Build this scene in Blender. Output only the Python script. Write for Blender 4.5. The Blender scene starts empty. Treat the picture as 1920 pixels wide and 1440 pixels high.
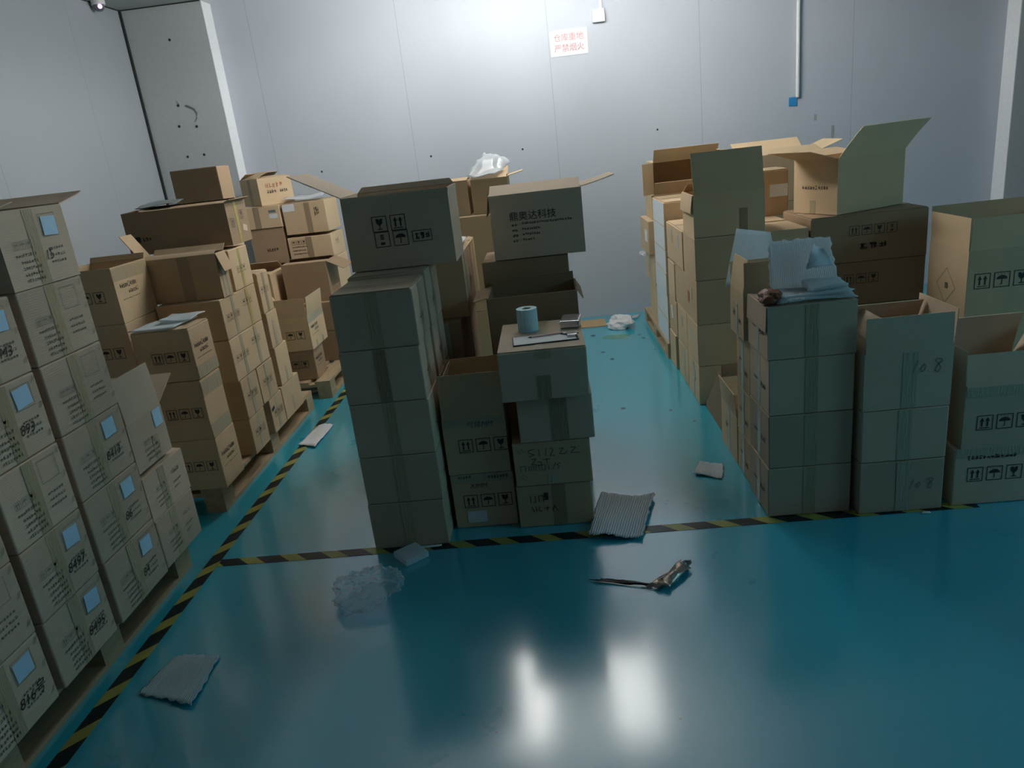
import bpy, bmesh, math, random
from mathutils import Vector, Matrix
random.seed(7)
S = bpy.context.scene
COL = S.collection
R = math.radians

# ------------------------------------------------------------------ camera
cam_d = bpy.data.cameras.new('camera')
cam = bpy.data.objects.new('camera', cam_d)
COL.objects.link(cam)
CR = ((0.993287, 0.036455, -0.109784), (0.092736, 0.316360, 0.944095), (-0.069149, 0.947938, -0.310856))
m = Matrix.Identity(4)
for i in range(3):
    m[i][0], m[i][1], m[i][2] = CR[0][i], CR[1][i], -CR[2][i]
m[0][3], m[1][3], m[2][3] = 0.0, 0.0, 1.6
cam.matrix_world = m
cam_d.sensor_width = 36
cam_d.lens = 1372.1 * 36 / 1920
cam_d.clip_start = .05
S.camera = cam

# ------------------------------------------------------------------ view and world
S.view_settings.view_transform = 'Standard'
S.view_settings.look = 'None'
S.view_settings.gamma = 1
S.view_settings.exposure = 0.0
S.view_settings.use_curve_mapping = False
S.cycles.use_denoising = True
S.cycles.max_bounces = 8
S.cycles.diffuse_bounces = 5
S.cycles.sample_clamp_indirect = 6
W = bpy.data.worlds.new('world'); S.world = W; W.use_nodes = True
W.node_tree.nodes['Background'].inputs[0].default_value = (.92, .95, 1.0, 1)
W.node_tree.nodes['Background'].inputs[1].default_value = 0.036

# cool fill light added at an invented window, outside the picture
def area(name, loc, target, sx, sy, power, color):
    d = bpy.data.lights.new(name, 'AREA'); d.shape = 'RECTANGLE'; d.size = sx; d.size_y = sy
    d.energy = power; d.color = color
    o = bpy.data.objects.new(name, d); COL.objects.link(o); o.location = loc
    o.rotation_euler = (Vector(target) - Vector(loc)).to_track_quat('-Z', 'Y').to_euler()
    return o
area('window_daylight', (4.52, 1.7, 2.0), (1.0, 1.2, 0), 1.5, 1.3, 27, (.30, .82, 1.0))
LAMP = 72.0      # strength of the two added ceiling lamps

# ------------------------------------------------------------------ materials
def nmat(name):
    M = bpy.data.materials.new(name); M.use_nodes = True
    return M, M.node_tree.nodes, M.node_tree.links, M.node_tree.nodes['Principled BSDF']

def simple(name, col, rough=.6, metal=0, spec=.5, bump=0, bscale=40, emit=0):
    M, N, L, B = nmat(name)
    B.inputs['Base Color'].default_value = (*col, 1)
    B.inputs['Roughness'].default_value = rough
    B.inputs['Metallic'].default_value = metal
    B.inputs['Specular IOR Level'].default_value = spec
    if emit:
        B.inputs['Emission Color'].default_value = (*col, 1); B.inputs['Emission Strength'].default_value = emit
    tc = N.new('ShaderNodeTexCoord'); nz = N.new('ShaderNodeTexNoise')
    nz.inputs['Scale'].default_value = bscale; nz.inputs['Detail'].default_value = 3
    L.new(tc.outputs['Object'], nz.inputs['Vector'])
    mx = N.new('ShaderNodeMix'); mx.data_type = 'RGBA'
    mx.inputs['A'].default_value = (*[c * .9 for c in col], 1); mx.inputs['B'].default_value = (*[min(1, c * 1.06) for c in col], 1)
    L.new(nz.outputs['Fac'], mx.inputs['Factor']); L.new(mx.outputs['Result'], B.inputs['Base Color'])
    if bump:
        b = N.new('ShaderNodeBump'); b.inputs['Strength'].default_value = bump; b.inputs['Distance'].default_value = .01
        L.new(nz.outputs['Fac'], b.inputs['Height']); L.new(b.outputs['Normal'], B.inputs['Normal'])
    return M

def cardboard(name, col, rough=.75):
    M, N, L, B = nmat(name)
    tc = N.new('ShaderNodeTexCoord')
    n1 = N.new('ShaderNodeTexNoise'); n1.inputs['Scale'].default_value = 5; n1.inputs['Detail'].default_value = 4
    n2 = N.new('ShaderNodeTexNoise'); n2.inputs['Scale'].default_value = 220; n2.inputs['Detail'].default_value = 2
    wv = N.new('ShaderNodeTexWave'); wv.wave_type = 'BANDS'; wv.bands_direction = 'Z'
    wv.inputs['Scale'].default_value = 40; wv.inputs['Distortion'].default_value = .3
    for n in (n1, n2, wv): L.new(tc.outputs['Object'], n.inputs['Vector'])
    oi = N.new('ShaderNodeObjectInfo')
    r = N.new('ShaderNodeMapRange'); r.inputs['To Min'].default_value = .86; r.inputs['To Max'].default_value = 1.1
    L.new(oi.outputs['Random'], r.inputs['Value'])
    a = N.new('ShaderNodeMath'); a.operation = 'MULTIPLY_ADD'; a.inputs[1].default_value = .22; a.inputs[2].default_value = .89
    L.new(n1.outputs['Fac'], a.inputs[0])
    b = N.new('ShaderNodeMath'); b.operation = 'MULTIPLY'; L.new(a.outputs[0], b.inputs[0]); L.new(r.outputs[0], b.inputs[1])
    c = N.new('ShaderNodeMath'); c.operation = 'MULTIPLY_ADD'; c.inputs[1].default_value = .12; c.inputs[2].default_value = .94
    L.new(n2.outputs['Fac'], c.inputs[0])
    d = N.new('ShaderNodeMath'); d.operation = 'MULTIPLY'; L.new(b.outputs[0], d.inputs[0]); L.new(c.outputs[0], d.inputs[1])
    v = N.new('ShaderNodeVectorMath'); v.operation = 'SCALE'; v.inputs[0].default_value = col
    L.new(d.outputs[0], v.inputs['Scale']); L.new(v.outputs[0], B.inputs['Base Color'])
    B.inputs['Roughness'].default_value = rough; B.inputs['Specular IOR Level'].default_value = .3
    ad = N.new('ShaderNodeMath'); ad.operation = 'MULTIPLY_ADD'; ad.inputs[1].default_value = .25
    L.new(wv.outputs['Fac'], ad.inputs[0]); L.new(n1.outputs['Fac'], ad.inputs[2])
    bp = N.new('ShaderNodeBump'); bp.inputs['Strength'].default_value = .13; bp.inputs['Distance'].default_value = .006
    L.new(ad.outputs[0], bp.inputs['Height']); L.new(bp.outputs['Normal'], B.inputs['Normal'])
    return M

def tape_mat(name, col):
    M, N, L, B = nmat(name)
    B.inputs['Base Color'].default_value = (*col, 1); B.inputs['Roughness'].default_value = .3
    B.inputs['Coat Weight'].default_value = .15; B.inputs['Coat Roughness'].default_value = .2
    tc = N.new('ShaderNodeTexCoord'); mp = N.new('ShaderNodeMapping'); mp.inputs['Scale'].default_value = (60, 60, 9)
    nz = N.new('ShaderNodeTexNoise'); nz.inputs['Scale'].default_value = 1; nz.inputs['Detail'].default_value = 3; nz.inputs['Distortion'].default_value = 1.5
    L.new(tc.outputs['Object'], mp.inputs['Vector']); L.new(mp.outputs[0], nz.inputs['Vector'])
    bp = N.new('ShaderNodeBump'); bp.inputs['Strength'].default_value = .5; bp.inputs['Distance'].default_value = .006
    L.new(nz.outputs['Fac'], bp.inputs['Height']); L.new(bp.outputs['Normal'], B.inputs['Normal'])
    return M

def wall_mat(name, axis, off, pitch, col):
    """insulated metal panels: thin vertical joints every `pitch` metres"""
    M, N, L, B = nmat(name)
    tc = N.new('ShaderNodeTexCoord'); sp = N.new('ShaderNodeSeparateXYZ'); L.new(tc.outputs['Object'], sp.inputs[0])
    a = N.new('ShaderNodeMath'); a.operation = 'ADD'; a.inputs[1].default_value = -off + 50 * pitch; L.new(sp.outputs[axis], a.inputs[0])
    mo = N.new('ShaderNodeMath'); mo.operation = 'MODULO'; mo.inputs[1].default_value = pitch; L.new(a.outputs[0], mo.inputs[0])
    lt = N.new('ShaderNodeMath'); lt.operation = 'LESS_THAN'; lt.inputs[1].default_value = .005; L.new(mo.outputs[0], lt.inputs[0])
    nz = N.new('ShaderNodeTexNoise'); nz.inputs['Scale'].default_value = 1.5; nz.inputs['Detail'].default_value = 3
    L.new(tc.outputs['Object'], nz.inputs['Vector'])
    m1 = N.new('ShaderNodeMix'); m1.data_type = 'RGBA'
    m1.inputs['A'].default_value = (*[c * .94 for c in col], 1); m1.inputs['B'].default_value = (*[c * 1.04 for c in col], 1)
    L.new(nz.outputs['Fac'], m1.inputs['Factor'])
    m2 = N.new('ShaderNodeMix'); m2.data_type = 'RGBA'; m2.inputs['B'].default_value = (*[c * .74 for c in col], 1)
    L.new(lt.outputs[0], m2.inputs['Factor']); L.new(m1.outputs['Result'], m2.inputs['A'])
    L.new(m2.outputs['Result'], B.inputs['Base Color']); B.inputs['Roughness'].default_value = .45
    return M

def floor_mat():
    M, N, L, B = nmat('epoxy_floor')
    tc = N.new('ShaderNodeTexCoord')
    n1 = N.new('ShaderNodeTexNoise'); n1.inputs['Scale'].default_value = 1.3; n1.inputs['Detail'].default_value = 5
    n2 = N.new('ShaderNodeTexNoise'); n2.inputs['Scale'].default_value = 45; n2.inputs['Detail'].default_value = 4
    vo = N.new('ShaderNodeTexVoronoi'); vo.inputs['Scale'].default_value = 5.5
    for n in (n1, n2, vo): L.new(tc.outputs['Object'], n.inputs['Vector'])
    cr = N.new('ShaderNodeMix'); cr.data_type = 'RGBA'
    cr.inputs['A'].default_value = (.018, .41, .55, 1); cr.inputs['B'].default_value = (.028, .48, .64, 1)
    L.new(n1.outputs['Fac'], cr.inputs['Factor'])
    sp = N.new('ShaderNodeMath'); sp.operation = 'LESS_THAN'; sp.inputs[1].default_value = .022
    L.new(vo.outputs['Distance'], sp.inputs[0])
    m2 = N.new('ShaderNodeMix'); m2.data_type = 'RGBA'; m2.inputs['B'].default_value = (.03, .06, .07, 1)
    sc = N.new('ShaderNodeMath'); sc.operation = 'MULTIPLY'; sc.inputs[1].default_value = .6; L.new(sp.outputs[0], sc.inputs[0])
    L.new(sc.outputs[0], m2.inputs['Factor']); L.new(cr.outputs['Result'], m2.inputs['A'])
    L.new(m2.outputs['Result'], B.inputs['Base Color'])
    rr = N.new('ShaderNodeMapRange'); rr.inputs['To Min'].default_value = .22; rr.inputs['To Max'].default_value = .36
    L.new(n1.outputs['Fac'], rr.inputs['Value']); L.new(rr.outputs[0], B.inputs['Roughness'])
    B.inputs['Specular IOR Level'].default_value = .6
    B.inputs['Coat Weight'].default_value = 1; B.inputs['Coat IOR'].default_value = 2.1; B.inputs['Coat Roughness'].default_value = .16
    bp = N.new('ShaderNodeBump'); bp.inputs['Strength'].default_value = .05; bp.inputs['Distance'].default_value = .01
    L.new(n2.outputs['Fac'], bp.inputs['Height']); L.new(bp.outputs['Normal'], B.inputs['Normal'])
    return M

def stripe_mat():
    M, N, L, B = nmat('hazard_tape')
    tc = N.new('ShaderNodeTexCoord'); sp = N.new('ShaderNodeSeparateXYZ'); L.new(tc.outputs['Object'], sp.inputs[0])
    a = N.new('ShaderNodeMath'); a.operation = 'MULTIPLY_ADD'; a.inputs[1].default_value = 1.1
    L.new(sp.outputs['Y'], a.inputs[0]); L.new(sp.outputs['X'], a.inputs[2])
    b = N.new('ShaderNodeMath'); b.operation = 'ADD'; b.inputs[1].default_value = 18.5; L.new(a.outputs[0], b.inputs[0])
    mo = N.new('ShaderNodeMath'); mo.operation = 'MODULO'; mo.inputs[1].default_value = .185; L.new(b.outputs[0], mo.inputs[0])
    lt = N.new('ShaderNodeMath'); lt.operation = 'LESS_THAN'; lt.inputs[1].default_value = .108; L.new(mo.outputs[0], lt.inputs[0])
    nz = N.new('ShaderNodeTexNoise'); nz.inputs['Scale'].default_value = 14; L.new(tc.outputs['Object'], nz.inputs['Vector'])
    y = N.new('ShaderNodeMix'); y.data_type = 'RGBA'; y.inputs['A'].default_value = (.22, .24, .07, 1); y.inputs['B'].default_value = (.45, .42, .09, 1)
    L.new(nz.outputs['Fac'], y.inputs['Factor'])
    mm = N.new('ShaderNodeMix'); mm.data_type = 'RGBA'; mm.inputs['B'].default_value = (.012, .018, .02, 1)
    L.new(lt.outputs[0], mm.inputs['Factor']); L.new(y.outputs['Result'], mm.inputs['A'])
    L.new(mm.outputs['Result'], B.inputs['Base Color']); B.inputs['Roughness'].default_value = .35
    return M

def ribbed_mat(name, col, scale=12, direction='X'):
    M, N, L, B = nmat(name)
    tc = N.new('ShaderNodeTexCoord')
    wv = N.new('ShaderNodeTexWave'); wv.bands_direction = direction
    wv.inputs['Scale'].default_value = scale; wv.inputs['Distortion'].default_value = 1.2; wv.inputs['Detail'].default_value = 1
    L.new(tc.outputs['UV'], wv.inputs['Vector'])
    mx = N.new('ShaderNodeMix'); mx.data_type = 'RGBA'
    mx.inputs['A'].default_value = (*[c * .62 for c in col], 1); mx.inputs['B'].default_value = (*col, 1)
    L.new(wv.outputs['Fac'], mx.inputs['Factor']); L.new(mx.outputs['Result'], B.inputs['Base Color'])
    B.inputs['Roughness'].default_value = .5
    bp = N.new('ShaderNodeBump'); bp.inputs['Strength'].default_value = .6; bp.inputs['Distance'].default_value = .004
    L.new(wv.outputs['Fac'], bp.inputs['Height']); L.new(bp.outputs['Normal'], B.inputs['Normal'])
    return M

def plastic_mat(name, col, alpha):
    M = bpy.data.materials.new(name); M.use_nodes = True
    N = M.node_tree.nodes; L = M.node_tree.links; N.clear()
    out = N.new('ShaderNodeOutputMaterial'); mix = N.new('ShaderNodeMixShader'); tr = N.new('ShaderNodeBsdfTransparent')
    pr = N.new('ShaderNodeBsdfPrincipled'); pr.inputs['Base Color'].default_value = (*col, 1)
    pr.inputs['Roughness'].default_value = .18; pr.inputs['Specular IOR Level'].default_value = .9
    fr = N.new('ShaderNodeLayerWeight'); fr.inputs['Blend'].default_value = .35
    mr = N.new('ShaderNodeMapRange'); mr.inputs['To Min'].default_value = alpha; mr.inputs['To Max'].default_value = min(1, alpha + .55)
    tr.inputs[0].default_value = (.95, .98, 1, 1)
    L.new(fr.outputs['Facing'], mr.inputs['Value']); L.new(mr.outputs[0], mix.inputs[0])
    L.new(tr.outputs[0], mix.inputs[1]); L.new(pr.outputs[0], mix.inputs[2]); L.new(mix.outputs[0], out.inputs[0])
    return M

def wood_mat():
    M, N, L, B = nmat('pallet_wood')
    tc = N.new('ShaderNodeTexCoord'); mp = N.new('ShaderNodeMapping'); mp.inputs['Scale'].default_value = (14, 1.5, 14)
    nz = N.new('ShaderNodeTexNoise'); nz.inputs['Scale'].default_value = 3; nz.inputs['Detail'].default_value = 6; nz.inputs['Distortion'].default_value = 1
    L.new(tc.outputs['Object'], mp.inputs['Vector']); L.new(mp.outputs[0], nz.inputs['Vector'])
    mx = N.new('ShaderNodeMix'); mx.data_type = 'RGBA'
    mx.inputs['A'].default_value = (.30, .21, .115, 1); mx.inputs['B'].default_value = (.55, .43, .27, 1)
    L.new(nz.outputs['Fac'], mx.inputs['Factor']); L.new(mx.outputs['Result'], B.inputs['Base Color'])
    B.inputs['Roughness'].default_value = .7
    return M

KR = cardboard('kraft_cardboard', (.61, .455, .285))
KP = cardboard('pale_kraft_cardboard', (.60, .475, .35))
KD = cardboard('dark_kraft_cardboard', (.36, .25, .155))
KIN = cardboard('cardboard_lining', (.42, .31, .18))
WHT = simple('white_coated_board', (.74, .78, .80), .5)
INK = simple('black_ink', (.035, .032, .03), .7)
INKF = simple('faded_ink', (.11, .09, .07), .7)
INKS = simple('sketchy_print', (.26, .26, .22), .7)
INKR = simple('red_ink', (.42, .16, .09), .7)
RED = simple('red_sign_ink', (.66, .30, .32), .6)
TP = tape_mat('packing_tape', (.45, .37, .235))
TPB = tape_mat('brown_packing_tape', (.34, .25, .15))
TPY = tape_mat('yellow_packing_tape', (.46, .37, .10))
TPC = tape_mat('clear_packing_tape', (.47, .42, .30))
STK = simple('pale_blue_sticker', (.50, .76, 1.0), .4)
PAP = simple('white_paper', (.78, .80, .82), .6, bump=.1, bscale=20)
WOOD = wood_mat()
FLO = floor_mat()
FOAM = simple('white_foam', (.80, .86, .88), .6, bump=.15, bscale=60)
RIB = ribbed_mat('ribbed_foam_sheet', (.86, .92, .95))
RIBF = ribbed_mat('corrugated_packing_paper', (.80, .86, .92), 7)
PLA = plastic_mat('clear_plastic', (.85, .93, .97), .12)
PLW = plastic_mat('milky_plastic', (.66, .69, .72), .5)
def translucent(M, f=.45):
    N = M.node_tree.nodes; L = M.node_tree.links; B = N['Principled BSDF']; out = N['Material Output']
    t = N.new('ShaderNodeBsdfTranslucent'); t.inputs[0].default_value = (.85, .95, 1, 1); mx = N.new('ShaderNodeMixShader'); mx.inputs[0].default_value = f
    L.new(B.outputs[0], mx.inputs[1]); L.new(t.outputs[0], mx.inputs[2]); L.new(mx.outputs[0], out.inputs[0])
for _m in (FOAM, RIB): translucent(_m)
BLK = simple('black_plastic', (.012, .014, .018), .35)
GRY = simple('grey_plastic', (.16, .19, .19), .4)
CYP = simple('pale_cyan_paper', (.58, .84, .92), .6)
SIL = simple('brushed_silver', (.72, .74, .76), .25, 1.0)
WPL = simple('white_plastic', (.78, .8, .8), .4)
BLU = simple('blue_tape', (.03, .28, .62), .5)

# ------------------------------------------------------------------ helpers
def tag(o, label, cat=None, group=None, kind=None):
    if label: o['label'] = label
    if cat: o['category'] = cat
    if group: o['group'] = group
    if kind: o['kind'] = kind
    return o

def link_mesh(name, verts, faces, mat, parent=None, uv=None, smooth=False):
    me = bpy.data.meshes.new(name); me.from_pydata([tuple(v) for v in verts], [], faces); me.update()
    if isinstance(mat, (list, tuple)):
        for mm in mat: me.materials.append(mm)
    else: me.materials.append(mat)
    if uv:
        l = me.uv_layers.new(name='uv')
        for poly in me.polygons:
            for li in poly.loop_indices: l.data[li].uv = uv[me.loops[li].vertex_index]
    if smooth:
        for p in me.polygons: p.use_smooth = True
    o = bpy.data.objects.new(name, me); COL.objects.link(o)
    if parent is not None: o.parent = parent
    return o

def empty(name, loc, rz=0, rx=0, ry=0):
    o = bpy.data.objects.new(name, None); COL.objects.link(o); o.location = loc
    o.rotation_euler = (R(rx), R(ry), R(rz)); o.empty_display_size = .05
    return o

class MB:
    def __init__(s): s.v = []; s.f = []
    def box(s, x0, x1, y0, y1, z0, z1):
        n = len(s.v)
        s.v += [(x0,y0,z0),(x1,y0,z0),(x1,y1,z0),(x0,y1,z0),(x0,y0,z1),(x1,y0,z1),(x1,y1,z1),(x0,y1,z1)]
        s.f += [tuple(n+i for i in q) for q in ((3,2,1,0),(4,5,6,7),(0,1,5,4),(1,2,6,5),(2,3,7,6),(3,0,4,7))]
        return s
    def tube(s, pts, r, n=6):
        base = len(s.v); P = [Vector(p) for p in pts]
        for i, p in enumerate(P):
            d = (P[min(i+1, len(P)-1)] - P[max(i-1, 0)]).normalized()
            a = d.cross(Vector((0, 0, 1)));
            if a.length < 1e-3: a = d.cross(Vector((1, 0, 0)))
            a.normalize(); b = d.cross(a)
            rr = r[i] if isinstance(r, (list, tuple)) else r
            for k in range(n):
                t = 2 * math.pi * k / n; s.v.append(tuple(p + a * math.cos(t) * rr + b * math.sin(t) * rr))
        for i in range(len(P) - 1):
            for k in range(n):
                s.f.append((base+i*n+k, base+i*n+(k+1) % n, base+(i+1)*n+(k+1) % n, base+(i+1)*n+k))
        s.f.append(tuple(base + k for k in range(n))[::-1]); s.f.append(tuple(base + (len(P)-1)*n + k for k in range(n)))
        return s
    def prism(s, prof, y0, y1, fn=None):
        n = len(s.v); k = len(prof)
        s.v += [(a, y0, b) for a, b in prof] + [(a, y1, b) for a, b in prof]
        s.f += [tuple(n+i for i in range(k)), tuple(n+k+i for i in range(k))[::-1]]
        for i in range(k): s.f.append((n+i, n+k+i, n+k+(i+1) % k, n+(i+1) % k))
        return s
    def cyl(s, cx, cy, z0, z1, r, n=24, hole=0):
        b = len(s.v)
        for z in (z0, z1):
            for k in range(n):
                t = 2*math.pi*k/n; s.v.append((cx+r*math.cos(t), cy+r*math.sin(t), z))
        if hole:
            for z in (z0, z1):
                for k in range(n):
                    t = 2*math.pi*k/n; s.v.append((cx+hole*math.cos(t), cy+hole*math.sin(t), z))
        for k in range(n):
            j = (k+1) % n
            s.f.append((b+k, b+j, b+n+j, b+n+k))
            if hole:
                s.f.append((b+2*n+j, b+2*n+k, b+3*n+k, b+3*n+j)); s.f.append((b+n+k, b+n+j, b+3*n+j, b+3*n+k)); s.f.append((b+j, b+k, b+2*n+k, b+2*n+j))
        if not hole:
            s.f.append(tuple(b+k for k in range(n))[::-1]); s.f.append(tuple(b+n+k for k in range(n)))
        return s
    def build(s, name, mat, parent=None, bevel=0, smooth=False):
        o = link_mesh(name, s.v, s.f, mat, parent, smooth=smooth)
        if bevel:
            bm = bmesh.new(); bm.from_mesh(o.data)
            bmesh.ops.bevel(bm, geom=bm.edges[:], offset=bevel, segments=2, affect='EDGES', profile=.6)
            bm.to_mesh(o.data); bm.free()
        return o

# ---- flat prints: lists of polygons in a face frame
def frame_of(face, w, d, h):
    return {'F': (Vector((-w/2, -d/2, 0)), Vector((1,0,0)), Vector((0,0,1)), Vector((0,-1,0)), w, h),
            'R': (Vector((w/2, -d/2, 0)), Vector((0,1,0)), Vector((0,0,1)), Vector((1,0,0)), d, h),
            'L': (Vector((-w/2, d/2, 0)), Vector((0,-1,0)), Vector((0,0,1)), Vector((-1,0,0)), d, h),
            'B': (Vector((w/2, d/2, 0)), Vector((-1,0,0)), Vector((0,0,1)), Vector((0,1,0)), w, h),
            'T': (Vector((-w/2, -d/2, h)), Vector((1,0,0)), Vector((0,1,0)), Vector((0,0,1)), w, d)}[face]

def decal(parent, name, fr, polys, mat, off=.0012):
    o0, u, v, n = fr[:4]; V = []; F = []
    for p in polys:
        b = len(V); V += [o0 + u * a + v * c + n * off for a, c in p]; F.append(tuple(range(b, len(V))))
    return link_mesh(name, V, F, mat, parent)

def rect(a0, a1, b0, b1): return [(a0, b0), (a1, b0), (a1, b1), (a0, b1)]
def xf(polys, du, dv, s=1.0, rot=0):
    c, sn = math.cos(R(rot)), math.sin(R(rot))
    return [[(du + s*(a*c - b*sn), dv + s*(a*sn + b*c)) for a, b in p] for p in polys]
def border(w=1, h=1, t=.05):
    return [rect(0, w, 0, t), rect(0, w, h-t, h), rect(0, t, t, h-t), rect(w-t, w, t, h-t)]
def ic_up():
    P = border()
    for x in (.33, .67):
        P += [rect(x-.05, x+.05, .24, .62), [(x-.13, .6), (x+.13, .6), (x, .86)]]
    return P + [rect(.18, .82, .13, .18)]
def ic_rain():
    P = border(); c = [(.5 + .34*math.cos(R(a)), .52 + .26*math.sin(R(a))) for a in range(0, 181, 20)]
    P += [c, rect(.475, .525, .2, .53), rect(.4, .5, .17, .21)]
    P += [[(x, .82), (x+.03, .82), (x-.02, .9), (x-.05, .9)] for x in (.25, .45, .65, .85)]
    return P
def ic_glass():
    return border() + [[(.27, .84), (.31, .55), (.44, .42), (.56, .42), (.69, .55), (.73, .84), (.56, .84), (.5, .72), (.44, .84)], rect(.47, .53, .2, .43), rect(.33, .67, .14, .2)]
def ic_stack():
    return border() + [rect(.38, .62, .5, .58), rect(.38, .62, .62, .7), rect(.38, .62, .74, .82), rect(.36, .64, .16, .32)]
def icons(which, size, gap=.22):
    P = []
    for i, f in enumerate(which): P += xf({'u': ic_up, 'r': ic_rain, 'g': ic_glass, 's': ic_stack}[f](), i * size * (1 + gap), 0, size)
    return P
def scribble(w, h, n, seed, dense=1.0):
    """blurred print too small to read: clumps of strokes"""
    rr = random.Random(seed); P = []; cw = w / n
    for i in range(n):
        if rr.random() > dense: continue
        x = i * cw
        for k in range(5):
            if rr.random() < .5:
                y = rr.uniform(0, h*.85); P.append(rect(x + cw*.1, x + cw*rr.uniform(.6, .9), y, y + h*.14))
            else:
                xx = x + rr.uniform(.1, .75)*cw; P.append(rect(xx, xx + cw*.16, 0 + h*rr.uniform(0, .3), h*rr.uniform(.6, 1)))
    return P
def stroke(pts, t):
    P = []
    for (a, b), (c, d) in zip(pts[:-1], pts[1:]):
        l = math.hypot(c-a, d-b) or 1e-6; nx, ny = -(d-b)/l*t/2, (c-a)/l*t/2
        P.append([(a-nx, b-ny), (c-nx, d-ny), (c+nx, d+ny), (a+nx, b+ny)])
    return P

_tc = {}
def text_polys(s, size, shear=0.0):
    key = (s, size, shear)
    if key in _tc: return _tc[key]
    cu = bpy.data.curves.new('txt', 'FONT'); cu.body = s; cu.size = size; cu.shear = shear; cu.resolution_u = 2
    ob = bpy.data.objects.new('txt', cu); COL.objects.link(ob)
    dg = bpy.context.evaluated_depsgraph_get(); me = bpy.data.meshes.new_from_object(ob.evaluated_get(dg))
    P = [[(me.vertices[i].co.x, me.vertices[i].co.y) for i in p.vertices] for p in me.polygons]
    bpy.data.objects.remove(ob); bpy.data.meshes.remove(me); bpy.data.curves.remove(cu)
    _tc[key] = P
    return P

# ---- cartons
TH = .005
def flap_mesh(parent, side, w, d, h, L, ang, curl=0, shear=0, inset=.004, mat=None, name='flap', taper=.0, zo=0, label=None):
    A, U, O = {'F': (Vector((-w/2,-d/2,h)), Vector((1,0,0)), Vector((0,-1,0))), 'R': (Vector((w/2,-d/2,h)), Vector((0,1,0)), Vector((1,0,0))),
               'B': (Vector((w/2,d/2,h)), Vector((-1,0,0)), Vector((0,1,0))), 'L': (Vector((-w/2,d/2,h)), Vector((0,-1,0)), Vector((-1,0,0)))}[side]
    el = w if side in 'FB' else d
    n = 6 if curl else 2
    V = []; Fc = []; p = A + Vector((0,0,zo)); pts = []
    for i in range(n + 1):
        a = R(ang + curl * (i / n))
        pts.append((p.copy(), a))
        p = p + (O * math.cos(a) + Vector((0,0,1)) * math.sin(a)) * (L / n)
    for i, (q, a) in enumerate(pts):
        t = i / n; nrm = (O * -math.sin(a) + Vector((0,0,1)) * math.cos(a))
        s0 = inset + taper * t; s1 = el - inset - taper * t
        for layer in (0, 1):
            for s in (s0, s1): V.append(q + U * (s + shear * t) + nrm * (.0035 * layer))
    for i in range(n):
        b = i * 4; c = b + 4
        Fc += [(b, b+1, c+1, c), (b+2, c+2, c+3, b+3), (b, c, c+2, b+2), (b+1, b+3, c+3, c+1)]
    Fc += [(0, 2, 3, 1), (n*4, n*4+1, n*4+3, n*4+2)]
    o = link_mesh(name, V, Fc, mat or KR, parent)
    bm = bmesh.new(); bm.from_mesh(o.data); bmesh.ops.recalc_face_normals(bm, faces=bm.faces[:]); bm.to_mesh(o.data); bm.free()
    if label: o['label'] = label
    return o

def strip(parent, fr, a0, a1, b0, b1, mat=None, off=.0006, th=.0006, name='packing_tape', label=None):
    o0, u, v, n = fr[:4]; V = []
    for t in (off, off + th):
        for a, b in ((a0, b0), (a1, b0), (a1, b1), (a0, b1)): V.append(o0 + u*a + v*b + n*t)
    o = link_mesh(name, V, [(4,5,6,7), (0,1,5,4), (1,2,6,5), (2,3,7,6), (3,0,4,7)], mat or TP, parent)
    if label: o['label'] = label
    return o

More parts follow.
